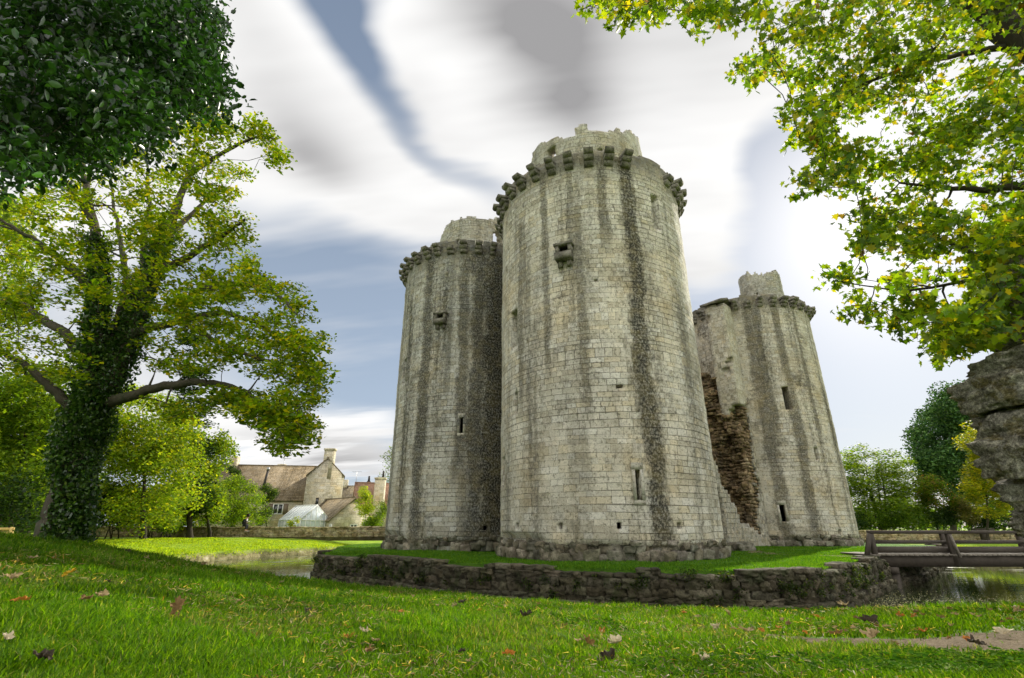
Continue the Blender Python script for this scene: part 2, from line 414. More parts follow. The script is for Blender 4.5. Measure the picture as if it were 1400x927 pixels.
def build_ground():
    front = np.radians(np.concatenate([np.linspace(-64, 66, 620)])); back = np.radians(np.linspace(66, 296, 120))[1:-1]
    az = np.concatenate([front, back]); r = np.concatenate([[.15], np.geomspace(.4, 70, 330), np.geomspace(72, 3000, 40)])
    A, Rr = np.meshgrid(az, r, indexing='ij'); X = (Rr*np.sin(A)).ravel(); Y = (Rr*np.cos(A)).ravel(); Z = ground(X, Y)
    n, k = len(az), len(r)
    i, j = np.meshgrid(np.arange(n), np.arange(k-1), indexing='ij'); i = i.ravel(); j = j.ravel(); i2 = (i+1) % n
    F = np.stack([i*k+j, i*k+j+1, i2*k+j+1, i2*k+j], 1)[:, ::-1]
    V = np.stack([X, Y, Z], 1); V = np.vstack([V, [[0, 0, ground(0, 0)[0]]]])
    F3 = np.array([[q*k, ((q+1) % n)*k, n*k] for q in range(n)])
    m, g = mat('lawn_ground'); pos = g.pos(); x, y, z = g.xyz(pos)
    n1 = g.noise(pos, .35, 4); n2 = g.noise(pos, 3.0, 4, .65); n3 = g.noise(pos, 45, 4, .7)
    nn = g.m('ADD', g.m('MULTIPLY', n1, .5), g.m('MULTIPLY', n2, .5))
    c = g.ramp(nn, [(.3, (.055, .115, .012)), (.5, (.105, .205, .016)), (.68, (.17, .27, .025))])
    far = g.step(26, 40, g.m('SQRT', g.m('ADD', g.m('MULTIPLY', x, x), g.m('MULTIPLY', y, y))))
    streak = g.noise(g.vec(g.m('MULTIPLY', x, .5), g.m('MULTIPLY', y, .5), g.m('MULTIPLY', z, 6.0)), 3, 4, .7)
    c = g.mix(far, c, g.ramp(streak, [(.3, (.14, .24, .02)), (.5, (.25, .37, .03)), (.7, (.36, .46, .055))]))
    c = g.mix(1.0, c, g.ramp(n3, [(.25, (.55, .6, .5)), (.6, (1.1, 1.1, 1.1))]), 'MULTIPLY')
    near_dirt = g.m('MULTIPLY', g.step(.6, .7, n2), g.m('SUBTRACT', 1.0, far))
    c = g.mix(g.m('MULTIPLY', near_dirt, .5), c, (.09, .07, .035))
    bank = g.m('SUBTRACT', 1.0, g.step(-.75, -.38, g.m('ADD', z, g.m('MULTIPLY', g.m('SUBTRACT', n2, .5), .5))))
    stones = g.noise(pos, 2.2, 5, .75)
    bc = g.ramp(stones, [(.35, (.07, .065, .03)), (.5, (.22, .20, .09)), (.62, (.34, .31, .17)), (.7, (.5, .46, .36))])
    c = g.mix(bank, c, bc)
    hh = g.m('ADD', g.m('MULTIPLY', n3, .4), g.m('MULTIPLY', n2, .8))
    finish(g, c, .9, g.bump(hh, .06), .1)
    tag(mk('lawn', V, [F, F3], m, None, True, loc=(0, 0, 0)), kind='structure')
build_ground()

# water
def build_water():
    m, g = mat('moat_water'); pos = g.pos(); x, y, z = g.xyz(pos)
    w = g.noise(g.vec(x, g.m('MULTIPLY', y, 2.2), 0.0), 1.6, 3); w2 = g.noise(pos, .35, 2)
    h = g.m('ADD', g.m('MULTIPLY', w, .5), g.m('MULTIPLY', w2, 1.0))
    scum = g.step(.52, .62, g.noise(g.vec(g.m('MULTIPLY', x, .35), y, 0.0), 1.1, 5, .7))
    farw = g.step(22, 30, y)
    k = g.m('MULTIPLY', scum, farw)
    c = g.mix(g.m('MULTIPLY', k, .6), (.022, .03, .010), (.16, .19, .07))
    b = g.node('ShaderNodeBsdfPrincipled'); g.put(b.inputs['Base Color'], c)
    g.put(b.inputs['Roughness'], g.m('MULTIPLY_ADD', k, .25, .045)); b.inputs['IOR'].default_value = 1.33; b.inputs['Specular IOR Level'].default_value = .8
    g.put(b.inputs['Normal'], g.bump(h, .02, .35))
    o = g.node('ShaderNodeOutputMaterial'); g.l.new(b.outputs[0], o.inputs[0])
    n = 40; xs = np.linspace(-45, 60, n); ys = np.linspace(4, 75, n); X, Y = np.meshgrid(xs, ys, indexing='ij')
    i, j = np.meshgrid(np.arange(n-1), np.arange(n-1), indexing='ij'); i = i.ravel(); j = j.ravel()
    F = np.stack([i*n+j, (i+1)*n+j, (i+1)*n+j+1, i*n+j+1], 1)
    tag(mk('moat_water', np.stack([X.ravel(), Y.ravel(), X.ravel()*0-.95], 1), F, m), kind='structure')
build_water()

# island
OUT = [(-7.6,21.6),(-6.0,20.2),(-4.3,18.7),(-2.6,16.7),(-.93,14.9),(.9,13.8),(2.8,13.05),(5.4,12.5),(6.9,13.0),(8.2,14.1),(10.6,16.7),(12.3,18.5),(13.6,19.6),(15.3,20.9),(25,31.5),(25,46),(13,54),(-6,45),(-10,32)]
def isl_r(ctr, phi):
    out = np.full(len(phi), 0.0); q = np.array(OUT); d = np.stack([np.cos(phi), np.sin(phi)], 1)
    for a in range(len(q)):
        A = q[a]-ctr; B = q[(a+1) % len(q)]-ctr; E = B-A
        den = d[:, 0]*E[1]-d[:, 1]*E[0]; den = np.where(abs(den) < 1e-9, 1e-9, den)
        t = (A[0]*E[1]-A[1]*E[0])/den; u = (A[0]*d[:, 1]-A[1]*d[:, 0])/den
        ok = (t > 0) & (u >= -1e-9) & (u <= 1+1e-9); out = np.where(ok, np.maximum(out, t), out)
    return out
ICT = np.array([7.0, 29.0])
def isl_z(x, y):
    p = np.stack([x, y, x*0], 1); return .05*vn(p, .5, 21)+.02*vn(p, 2.2, 22)
def build_island():
    phi = np.linspace(0, 2*pi, 700, endpoint=False); rr = isl_r(ICT, phi)-.12
    q = np.linspace(0.02, 1, 60)**.8; n, k = len(phi), len(q)
    X = (ICT[0]+np.cos(phi)[:, None]*rr[:, None]*q).ravel(); Y = (ICT[1]+np.sin(phi)[:, None]*rr[:, None]*q).ravel()
    Z = isl_z(X, Y)
    i, j = np.meshgrid(np.arange(n), np.arange(k-1), indexing='ij'); i = i.ravel(); j = j.ravel(); i2 = (i+1) % n
    F = np.stack([i*k+j, i*k+j+1, i2*k+j+1, i2*k+j], 1)
    V = np.stack([X, Y, Z], 1); V = np.vstack([V, [[ICT[0], ICT[1], 0]]]); F3 = np.array([[a*k, ((a+1) % n)*k, n*k] for a in range(n)])
    # skirt going down
    S = V[np.arange(n)*k+k-1]-np.array([0, 0, 1.8]); S0 = len(V); V = np.vstack([V, S])
    F4 = np.array([[a*k+k-1, S0+a, S0+(a+1) % n, ((a+1) % n)*k+k-1] for a in range(n)])
    m, g = mat('island_turf'); pos = g.pos(); n2 = g.noise(pos, 1.4, 5, .6); n3 = g.noise(pos, 40, 4, .7)
    c = g.ramp(n2, [(.3, (.05, .12, .012)), (.55, (.085, .19, .016)), (.75, (.14, .24, .025))])
    c = g.mix(1.0, c, g.ramp(n3, [(.3, (.6, .6, .6)), (.6, (1.15, 1.15, 1.1))]), 'MULTIPLY')
    z = g.xyz(pos)[2]; c = g.mix(g.m('SUBTRACT', 1.0, g.step(-.15, -.08, z)), c, (.03, .027, .018))
    finish(g, c, .9, g.bump(g.m('ADD', n3, n2), .05), .1)
    tag(mk('island_ground', V, [F, F3, F4], m, loc=(ICT[0], ICT[1], 0)), kind='structure')
build_island()

# ---- moat retaining wall: every stone modelled
M_MOAT = rubble_mat('moat_wall_stone', [(.05, .046, .033), (.10, .09, .062), (.17, .155, .115)], .65, 1.0, (.035, .05, .016))
def build_moat_wall():
    mb = MB(); q = [np.array(p, float) for p in OUT]; n_front = 15
    order = list(range(len(q)))
    # resample outline
    pts = q+[q[0]]; seg = [np.linalg.norm(pts[i+1]-pts[i]) for i in range(len(q))]; cum = np.concatenate([[0], np.cumsum(seg)])
    P2 = np.array(pts)
    def at(s):
        s = s % cum[-1]; return np.array([np.interp(s, cum, P2[:, 0]), np.interp(s, cum, P2[:, 1])])
    zc = -1.42; course = 0
    front_end = cum[14]+2.0
    while zc < -.06:
        hh = rng.uniform(.12, .2); s = -1.5
        while s < front_end:
            L = rng.uniform(.2, .52)*(1.0 if zc < -.5 else .85)
            p = at(s+L/2); a = at(s+L/2-.3); b = at(s+L/2+.3); t = b-a; t /= np.linalg.norm(t); nrm = np.array([t[1], -t[0]])
            topz = -.02+.11*vn(np.array([[s, 0, 0]]), .8, 77)[0]
            if zc+hh*.5 < topz:
                o = rng.uniform(-.05, .05)+(.10 if zc < -.75 else 0)
                c = (p[0]+nrm[0]*o, p[1]+nrm[1]*o, zc+hh/2)
                put_rock(mb, c, (L*1.04, .46, hh*1.12), t, rng.normal(0, .05), 'md', .38)
            s += L
        zc += hh*.96; course += 1
    # rest of the ring, hidden behind the castle: coarser
    s = front_end
    while s < cum[-1]-1.5:
        p = at(s); t = at(s+.3)-at(s-.3); t /= np.linalg.norm(t)
        for z in (-1.1, -.7, -.3): put_rock(mb, (p[0], p[1], z), (1.2, .5, .45), t, 0, 'lo', .3)
        s += 1.1
    o = mb.build('moat_wall', M_MOAT)
    tag(o, 'long low mossy rubble wall holding up the castle island above the moat', 'stone wall')
    return at, cum, front_end
MOAT_AT, MOAT_CUM, MOAT_END = build_moat_wall()

# ================================================================== CASTLE
TW = {'main': (np.array([3.68, 20.5]), 4.12), 'left': (np.array([-2.4, 27.9]), 4.12), 'right': (np.array([17.1, 33.9]), 4.12), 'rear': (np.array([11.0, 41.3]), 4.12)}
def hit(px, py, tw):
    c, R = TW[tw]; d = ray(px, py); d2 = d[:2]; a = d2@d2; b = -2*(d2@c); k = c@c-R*R; disc = b*b-4*a*k
    t = (-b-sqrt(max(disc, 0)))/(2*a); p = d*t
    th = atan2(p[1]-c[1], p[0]-c[0]); th0 = atan2(c[1], c[0])
    th = (th-th0) % (2*pi)+th0
    return th, EYE+p[2]
def opn(tw, x0, y0, x1, y1, depth=2):
    ym = (y0+y1)/2; xm = (x0+x1)/2
    a, _ = hit(x0, ym, tw); b, _ = hit(x1, ym, tw); _, z0 = hit(xm, y1, tw); _, z1 = hit(xm, y0, tw)
    return (min(a, b), max(a, b), z0, z1, depth)
def edges(lo, hi, step, cuts):
    e = list(np.arange(lo, hi+1e-6, step)); e[-1] = hi
    for c in cuts:
        if lo < c < hi:
            e = [v for v in e if abs(v-c) > step*.45 or v in (lo, hi)]; e.append(c)
    return np.array(sorted(set(e)))
castle = thing('castle_ruin', 'ruined grey stone castle with four tall round towers on a moated island', 'castle', (7, 29, 0))
M_CORBEL = rubble_mat('corbel_stone', [(.10, .095, .075), (.20, .185, .15), (.34, .32, .27)], .35, 1.4, (.05, .055, .03))
M_FOUND = rubble_mat('foundation_stone', [(.09, .082, .06), (.19, .175, .135), (.34, .32, .27)], .5, .8, (.07, .075, .04))
M_CORE = rubble_mat('rubble_core', [(.10, .075, .045), (.25, .185, .11), (.42, .33, .21)], .7, 1.0, (.045, .04, .028), .05)
M_DRUM = ashlar('turret_stone', .17, .26, soil=.55, ochre=.45, joint=.012)
H0 = 15.75
def make_tower(key, ops, streaks, soil, ztop, dark=0, tint=(1, 1, 1)):
    c, R = TW[key]; th0 = atan2(c[1], c[0])
    A = edges(th0, th0+2*pi, 2*pi/210, [v for o in ops for v in o[:2]]); Z = edges(-.3, 16.2, .125, [v for o in ops for v in o[2:4]]+[.55])
    rad = np.array([R-1.6, R-.45, R])
    am = (A[1:]+A[:-1])/2; zm = (Z[1:]+Z[:-1])/2
    mask = np.ones((len(am), 2, len(zm)), bool)
    nt = vn(np.stack([am*R*.8, am*0, am*0], 1), 1.0, 41)*.26+vn(np.stack([np.floor(am*R/.45), am*0, am*0], 1), 1.37, 43)*.24
    top = ztop(am)+nt
    mask &= (zm[None, None, :] < np.round(top/.2)[:, None, None]*.2)
    for (a0, a1, z0, z1, dp) in ops:
        ia = (am > a0) & (am < a1); iz = (zm > z0) & (zm < z1)
        for l in ((1,) if dp == 1 else (0, 1)):
            mask[np.ix_(ia, [l], iz)] = False
    jj = 0.0
    def fn(u, n, z): return np.stack([c[0]+n*np.cos(u), c[1]+n*np.sin(u), z], 1)
    W, F = voxels(mask, A, rad, Z, fn, .006, 5, 3)
    th = np.arctan2(W[:, 1]-c[1], W[:, 0]-c[0]); th = (th-th0+.004) % (2*pi)+th0-.004; r = np.hypot(W[:, 0]-c[0], W[:, 1]-c[1])
    # weather-worn surface: gentle relief, heavier above 9 m, undercut at the foot
    p3 = np.stack([th*R, W[:, 2]*1.6, th*0], 1)
    rel = .012*vn(p3, 2.2, 51)+.010*vn(p3, 5.1, 52)+.02*vn(p3, .5, 53)
    blk = _h(np.floor(th*R/.42+_h(np.floor(W[:, 2]/.25).astype(int), 3, 5)*3).astype(np.int64), np.floor(W[:, 2]/.25).astype(np.int64), 7)
    rel += (blk-.5)*(.012+.03*sst(12, 15.5, W[:, 2])+.03*(1-sst(.4, 2.0, W[:, 2])))
    rel -= .22*(1-sst(.42, .6, W[:, 2]+.25*vn(p3, .7, 55)))
    k = np.where(r > R-.3, (r+rel)/r, 1); W[:, 0] = c[0]+(W[:, 0]-c[0])*k; W[:, 1] = c[1]+(W[:, 1]-c[1])*k
    uv = np.stack([th*R+(R-r)*.8, W[:, 2]], 1)
    ms = ashlar('tower_stone_'+key, .205, .34, streaks, soil, tint, .010, dark, .5, 1.0, 14.9)
    t = mk('round_tower', W, F, ms, castle, uv=uv)
    # cap added inside the wall top; keeps the hollow tower and its openings dark
    mb = MB(); a = np.linspace(0, 2*pi, 48, endpoint=False)
    mb.prism([(c[0]+(R-.6)*cos(v), c[1]+(R-.6)*sin(v), 14.7) for v in a], (0, 0, .35))
    mb.build('tower_cap', M_FOUND, t)
    # rough foundation
    mb = MB()
    for z0, n_, ht, out in ((-.02, 70, .30, -.10), (.24, 84, .22, -.24), (.42, 90, .16, -.2)):
        w = 2*pi/n_; a = rng.uniform(0, .1)
        while a < 2*pi:
            ww = w*rng.uniform(.6, 1.4); am_ = a+ww/2
            rr_ = R+out+rng.uniform(-.16, .07)
            if rng.random() > .08:
                put_rock(mb, (c[0]+rr_*cos(am_), c[1]+rr_*sin(am_), z0+ht/2+rng.normal(0, .03)), (ww*R*1.05, .46, ht*rng.uniform(.85, 1.4)), (-sin(am_), cos(am_)), rng.normal(0, .06), 'md', .25)
            a += ww
    mb.build('foundation', M_FOUND, t)
    return t
def corbel_mesh(var):
    mb = MB(); w = .36
    def prof(pts, wd):
        mb.prism([(x, -wd/2, z) for x, z in pts], (0, wd, 0))
    def nose(r0, r1, z0, z1):
        h = z1-z0; pts = [(r0, z0), ]
        for k in range(6):
            t = k/5*pi/2; pts.append((r1-h*.75+h*.75*sin(t), z0+h*.75-h*.75*cos(t)))
        pts += [(r1, z1), (r0, z1)]
        return pts
    prof(nose(-.3, .18, .05, .25), w)
    prof(nose(-.3, .34, .255, .45), w*1.0)
    if var != 1: prof(nose(-.3, .50, .455, .64), w*.98)
    V = np.vstack(mb.v)
    V = V+.02*np.stack([vn(V, 4, 91+var*7), vn(V, 4, 92+var*7), vn(V, 4, 93+var*7)], 1)
    if var == 2: V[:, 2] -= .04*V[:, 0]
    mb.v = [V]; F = mb.f
    o = mk('corbel', V, F, M_CORBEL, loc=(0, 0, 0)); return o
_cb = [corbel_mesh(i) for i in range(3)]
def corbels(key, tower, z, n=27, off=0, broken=()):
    c, R = TW[key]
    for i in range(n):
        if (key, i) in broken: continue
        v = rng.choice([0, 0, 0, 1, 2]); src = _cb[v]
        o = bpy.data.objects.new('corbel', src.data); C.objects.link(o); o.parent = tower
        a = off+i*2*pi/n+rng.normal(0, .006)
        o.location = (c[0]+(R+.0)*cos(a)-7, c[1]+(R+.0)*sin(a)-29, z+rng.normal(0, .02)); o.rotation_euler = (0, 0, a)
        o.scale = (rng.uniform(.92, 1.06), rng.uniform(.85, 1.1), 1)
def streak(tw, px, py, w, st, z0=0, z1=15.6):
    a, _ = hit(px, py, tw); return (a*TW[tw][1], w, st, z0, z1)

t_main = make_tower('main',
    [opn('main', 869.5, 642, 876.5, 684), opn('main', 892, 268, 901, 312, 1), opn('main', 699, 425, 708, 475), opn('main', 703.5, 536, 708, 566), opn('main', 687, 625, 690, 664),
     opn('main', 843.5, 715, 850, 723), opn('main', 763.5, 715, 769, 723), opn('main', 925.5, 715, 932, 723), opn('main', 705.5, 715, 710, 723), opn('main', 764, 338, 782, 349), opn('main', 812, 381, 817, 385, 1), opn('main', 842, 526, 852, 531, 1)],
    [streak('main', 882, 500, .50, .97, 0, 15.6), streak('main', 745, 330, .22, .75, 6, 15.6), streak('main', 778, 260, .22, .7, 10, 15.6), streak('main', 798, 460, .24, .72, 4.5, 13), streak('main', 822, 250, .3, .8, 11, 15.6),
     streak('main', 712, 430, .25, .7, 5, 13.5), streak('main', 858, 240, .28, .7, 11, 15.6), streak('main', 790, 600, .5, .45, 1.5, 4.5)],
    .68, lambda a: 15.45+0*a, tint=(1.24, 1.21, 1.18))
t_left = make_tower('left',
    [opn('left', 628.5, 571, 633, 592), opn('left', 551, 492, 555, 524), opn('left', 597, 431, 610, 439), opn('left', 661, 719, 667, 725), opn('left', 706, 9, 707, 10)],
    [streak('left', 577, 550, .48, .88), streak('left', 632, 480, .42, .80, 3), streak('left', 652, 550, .62, .9), streak('left', 676, 550, 1.1, 1.0), streak('left', 640, 690, .6, .6, 0, 5), streak('left', 552, 450, .3, .6), streak('left', 616, 420, .22, .6, 7)],
    .9, lambda a: 15.85+0*a, tint=(1.0, 1.01, 1.02))
t_right = make_tower('right',
    [opn('right', 1071, 528, 1081, 560), opn('right', 1114, 612, 1119, 629), opn('right', 1067, 690, 1074, 713), opn('right', 1146, 724, 1150, 730)],
    [streak('right', 1075, 500, .35, .8, 5), streak('right', 1100, 640, .4, .8, 0, 9), streak('right', 1098, 490, .22, .75, 6), streak('right', 1045, 560, .5, .75), streak('right', 1036, 460, .45, .8, 6), streak('right', 1130, 500, .2, .4, 6)],
    .9, lambda a: 15.4+0*a, tint=(1.2, 1.16, 1.12))
t_rear = make_tower('rear', [], [], .8, lambda a: 15.6+0*a)
thc = {k: atan2(-v[0][1], -v[0][0]) for k, v in TW.items()}
corbels('main', t_main, 14.60, 34, thc['main']+.04, {('main', 3), ('main', 4)})
corbels('left', t_left, 14.95, 34, thc['left']+.05, {('left', 2)})
corbels('right', t_right, 14.50, 34, thc['right']+.09, set())
corbels('rear', t_rear, 14.6, 27, 0, set())
for o in _cb: bpy.data.objects.remove(o)

def turret(tower, c, R, th, zb, hfun, opens, nm='turret', seed=0, mats=None):
    A = edges(-pi+.3, pi+.3, 2*pi/90, [v for o in opens for v in o[:2]]); Z = edges(zb, 19.2, .14, [v for o in opens for v in o[2:4]])
    am = (A[1:]+A[:-1])/2; zm = (Z[1:]+Z[:-1])/2; aw = am+th
    h = np.array([hfun(sin(v), cos(v)) for v in am])+.13*vn(np.stack([am*7, am*0, am*0+seed], 1), 1, 3)+.10*vn(np.stack([am*21, am*0, am*0+seed], 1), 1, 4)
    mask = np.repeat((zm[None, :] < h[:, None])[:, None, :], 2, 1)
    mask[:, 0, :] &= (zm[None, :] < (h-.25)[:, None])
    for (a0, a1, z0, z1) in opens:
        mask[np.ix_((am > a0) & (am < a1), [0, 1], (zm > z0) & (zm < z1))] = False
        if z1-z0 > 1.0: # arched head
            for ii in np.nonzero((am > a0) & (am < a1))[0]:
                e = abs((am[ii]-(a0+a1)/2)/((a1-a0)/2)); mask[ii, :, (zm > z1-(a1-a0)*R*.5*e**1.6) & (zm < z1)] = True & True
    def fn(u, n, z): return np.stack([c[0]+n*np.cos(u+th), c[1]+n*np.sin(u+th), z], 1)
    W, F = voxels(mask, A, np.array([R-.5, R-.22, R]), Z, fn, .028, 3.5, seed)
    tt = (np.arctan2(W[:, 1]-c[1], W[:, 0]-c[0])-th+pi-.3) % (2*pi); r = np.hypot(W[:, 0]-c[0], W[:, 1]-c[1])
    return mk(nm, W, F, mats or M_DRUM, tower, uv=np.stack([tt*R+(R-r), W[:, 2]], 1))
# angle u is measured from the side facing the camera; positive sin = to the left seen from there
def ang(th, a): return a
def prof(xs, hs, cr=-.2): return lambda s, c_: float(np.interp(s, xs, hs)) if c_ > (cr if s > 0 else -.2) else float(np.interp(-s, [-1, 1], [16.9, 17.0]))
turret(t_main, TW['main'][0], 2.85, thc['main'], 15.2, prof([-1, -.97, -.9, -.8, -.6, -.35, -.14, -.08, .08, .14, .45, .7, .85, .95, 1], [16.3, 17.1, 17.8, 18.05, 18.05, 17.85, 17.6, 18.05, 18.1, 17.65, 17.85, 18.15, 18.4, 18.3, 18.0]), [(-.62, -.45, 16.45, 17.4), (.22, .30, 16.55, 16.73), (-1.05, -.98, 16.3, 16.48)], seed=1)
turret(t_left, TW['left'][0], 2.25, thc['left'], 15.2, prof([-1, -.8, -.45, -.2, .1, .5, .8, 1], [17.9, 18.5, 18.6, 18.65, 18.5, 18.75, 18.95, 18.8], .38), [(.50, .90, 16.4, 18.15), (-.53, -.45, 17.0, 17.2)], seed=2)
turret(t_right, TW['right'][0]+np.array([1.35, -.75]), 1.4, thc['right'], 15.1, prof([-1, -.8, -.5, -.45, .1, .2, .6, .9, 1], [18.3, 18.5, 18.5, 18.15, 18.1, 18.0, 18.3, 18.3, 18.0]), [(-.3, -.2, 16.5, 16.68)], seed=3)
turret(t_rear, TW['rear'][0], 2.3, thc['rear'], 15.1, prof([-1, 1], [16.6, 16.9]), [], seed=4)

# latrine chutes projecting from the wall
def chute(tower, tw, x0, y0, x1, y1, out):
    c, R = TW[tw]; a0, _ = hit(x0, (y0+y1)/2, tw); a1, _ = hit(x1, (y0+y1)/2, tw); _, zt = hit((x0+x1)/2, y0, tw); _, zb = hit((x0+x1)/2, y1, tw)
    a = (a0+a1)/2; w = abs(a1-a0)*R; n = np.array([cos(a), sin(a)]); t = np.array([-sin(a), cos(a)]); b = c+n*(R-.12)
    mb = MB()
    def bx(u0, u1, r0, r1, z0, z1):
        q = [b+t*u+n*r for u, r in ((u0, r0), (u1, r0), (u1, r1), (u0, r1))]
        mb.prism([(p[0], p[1], z0) for p in q], (0, 0, z1-z0))
    bx(-w/2, w/2, 0, out+.1, zb+.12, zb+.12+(zt-zb)*.38)      # sill block
    bx(-w/2, -w/2+.13, 0, out, zb+.12+(zt-zb)*.38, zt)
    bx(w/2-.13, w/2, 0, out, zb+.12+(zt-zb)*.38, zt)
    bx(-w/2-.06, w/2+.04, 0, out+.05, zt, zt+.10)
    bx(-w/2+.06, -w/2+.22, 0, out*.7, zb-.12, zb+.12); bx(w/2-.22, w/2-.06, 0, out*.7, zb-.12, zb+.12)
    V = np.vstack(mb.v); V += .012*np.stack([vn(V, 6, 1), vn(V, 6, 2), vn(V, 6, 3)], 1); mb.v = [V]
    mk('latrine_chute', V, mb.f, M_CORBEL, tower)
chute(t_main, 'main', 762, 339, 784, 362, .38)
chute(t_left, 'left', 596, 431, 611, 447, .34)
# splayed surround of the arrow slit
M_SLIT = ashlar('slit_stone', .5, 1.1, (), .45, (1.08, 1.07, 1.03), .006, 0, .3)
def surround(tower, tw, x0, y0, x1, y1, fw=.11):
    c, R = TW[tw]; a0, a1, z0, z1, _ = opn(tw, x0, y0, x1, y1); mb = MB()
    for (u0, u1, w0, w1) in ((a0-fw/R, a0, z0, z1), (a1, a1+fw/R, z0, z1), (a0-fw/R, a1+fw/R, z1, z1+.22), (a0-fw/R, a1+fw/R, z0-.14, z0)):
        q = [(c[0]+r*cos(u), c[1]+r*sin(u), w0) for u, r in ((u0, R-.2), (u0, R+.018), (u1, R+.018), (u1, R-.2))]
        mb.prism(q, (0, 0, w1-w0))
    mb.build('slit_surround', M_SLIT, tower)
surround(t_main, 'main', 869.5, 642, 876.5, 684)
surround(t_right, 'right', 1067, 690, 1074, 713, .12)
surround(t_left, 'left', 628.5, 571, 633, 592, .1)

# ---- curtain walls
M_WALL = ashlar('curtain_stone', .24, .42, (), .75, (.9, .88, .84), .012, 0, .5)
M_PALE = ashlar('dressed_chunk', .3, .6, (), .5, (1.12, 1.09, 1.03), .006, 0, .25)
def wallframe(A, B):
    A = np.array(A, float); B = np.array(B, float); d = (B-A)/np.linalg.norm(B-A); n = np.array([d[1], -d[0]])
    return A, d, n, (lambda u, w, z: np.stack([A[0]+d[0]*u+n[0]*w, A[1]+d[1]*u+n[1]*w, z], 1))
def build_curtains():
    # west wall: mostly fallen, between the nearest and the right tower
    A, d, n, fn = wallframe(TW['main'][0], TW['right'][0])
    us = np.arange(3.2, 16.3, .2); ns = np.arange(-1.7, .71, .24); zs = np.arange(-.2, 14.9, .2)
    um = (us[1:]+us[:-1])/2; nm_ = (ns[1:]+ns[:-1])/2; zm = (zs[1:]+zs[:-1])/2
    U, N, Z = np.meshgrid(um, nm_, zm, indexing='ij'); sh = U.shape
    p = np.stack([U.ravel(), N.ravel(), Z.ravel()], 1)
    nz = (fbm(p, .9, 3, 5)*.5).reshape(sh); nz2 = (vn(p*np.array([1, 1, 1.0]), 2.4, 6)*.25).reshape(sh)
    h1 = np.interp(U, [3.2, 7.0, 7.8, 8.8, 9.8, 10.7, 11.5, 13.2, 14.0], [7.8, 7.4, 6.3, 4.4, 2.9, 1.6, .9, .5, .5])
    low = (Z < h1+nz*.9+nz2*.6)
    low &= ~((U > 8.3) & (U < 9.25) & (Z < 2.9-.9*np.abs((U-8.78)/.48)**2) & (N > -1.3))
    cut = 8.9+.9*(N-.0)*0
    skin = (N > .40)
    up = (Z > 7.6+nz*.9+.5*(N+.1)) & (U > 13.55+.35*(Z > 13.6)*np.abs(nz2)*3) & (N > -.62) & (Z < 14.75+nz*.5)
    up &= ~((U < 13.9) & (nz+nz2 > .42))
    lowr = ((Z <= 7.6+nz*.9+.5*(N+.1)) | ((N <= -.62) & (Z < 10+nz*2))) & (U > 14.0+nz*1.3+nz2*1.9-1.6*sst(2.6, 0, Z)) & (N < .40)
    sk = (Z <= 8.2) & skin & (U > 14.7+nz*.9+nz2*1.0-1.0*sst(3.0, 0, Z))
    # broken stump of the inner face
    face = low | sk
    core = lowr & ~face
    pale = up & ~core & ~face
    for msk, nm2, mt, jt in ((face, 'curtain_wall', M_WALL, .05), (core, 'rubble_core', M_CORE, .13), (pale, 'broken_wall_end', M_PALE, .022)):
        W, F = voxels(msk, us, ns, zs, fn, jt, 2.2, 17); mk(nm2, W, F, mt, castle)
    mb = MB()  # loose core stones standing proud of the break
    idx = np.argwhere(core & ~np.roll(core, 1, 0))
    for i, j, k in idx[rng.permutation(len(idx))[:900]]:
        c = fn(np.array([um[i]-.12]), np.array([nm_[j]]), np.array([zm[k]]))[0]
        put_rock(mb, c, (rng.uniform(.15, .45), rng.uniform(.15, .45), rng.uniform(.07, .28)), (d[0]+rng.normal(0, .3), d[1]+rng.normal(0, .3)), rng.normal(0, .25), 'lo', .35)
    idx = np.argwhere(core & ~np.roll(core, -1, 1))
    for i, j, k in idx[rng.permutation(len(idx))[:700]]:
        c = fn(np.array([um[i]]), np.array([nm_[j]+.12]), np.array([zm[k]]))[0]
        put_rock(mb, c, (rng.uniform(.15, .4), rng.uniform(.2, .35), rng.uniform(.07, .18)), d, rng.normal(0, .12), 'lo', .35)
    mb.build('core_stone', M_CORE, castle)['kind'] = 'stuff'
    mb = MB(); q = fn(np.array([13.3, 14.3]), np.array([.0, .1]), np.array([14.85, 15.2]))
    mb.beam(q[0], q[1], 1.5, .16); mb.beam(q[1], q[1]+np.array([d[0]*1.3, d[1]*1.3, -.15]), 1.4, .16)
    mb.build('coping_slab', M_CORBEL, castle)
    # the other three walls
    def hitpl(px, py, A, d):
        r = ray(px, py); t = (A[0]*d[1]-A[1]*d[0])/(r[0]*d[1]-r[1]*d[0]); q = r[:2]*t
        return (q-A)@d, EYE+r[2]*t
    for a, b, nmw, hgt, wins in (('right', 'rear', 'south', 15.3, [(957, 510), (967, 572)]), ('main', 'left', 'north', 15.5, []), ('left', 'rear', 'east', 15.3, [])):
        A, d, n, fn = wallframe(TW[a][0], TW[b][0]); L = np.linalg.norm(TW[b][0]-TW[a][0])
        us = np.arange(3.3, L-3.2, .25) if nmw != 'south' else np.arange(1.5, L-3.2, .2)
        ns = np.array([-.7, 0, .7]); zs = np.arange(-.2, 15.8, .25)
        um = (us[1:]+us[:-1])/2; zm = (zs[1:]+zs[:-1])/2
        mask = np.ones((len(um), 2, len(zm)), bool)
        top = hgt+.35*vn(np.stack([um, um*0, um*0], 1), 1.3, 60)
        mask &= zm[None, None, :] < top[:, None, None]
        for (px, py) in wins:
            u, z = hitpl(px, py, A, d); hw = .78; hh = 1.25
            mask[np.ix_(np.abs(um-u) < hw, [0, 1], np.abs(zm-z) < hh)] = False
        W, F = voxels(mask, us, ns, zs, fn, .02, 2.2, 18); mk('curtain_wall', W, F, M_WALL, castle)
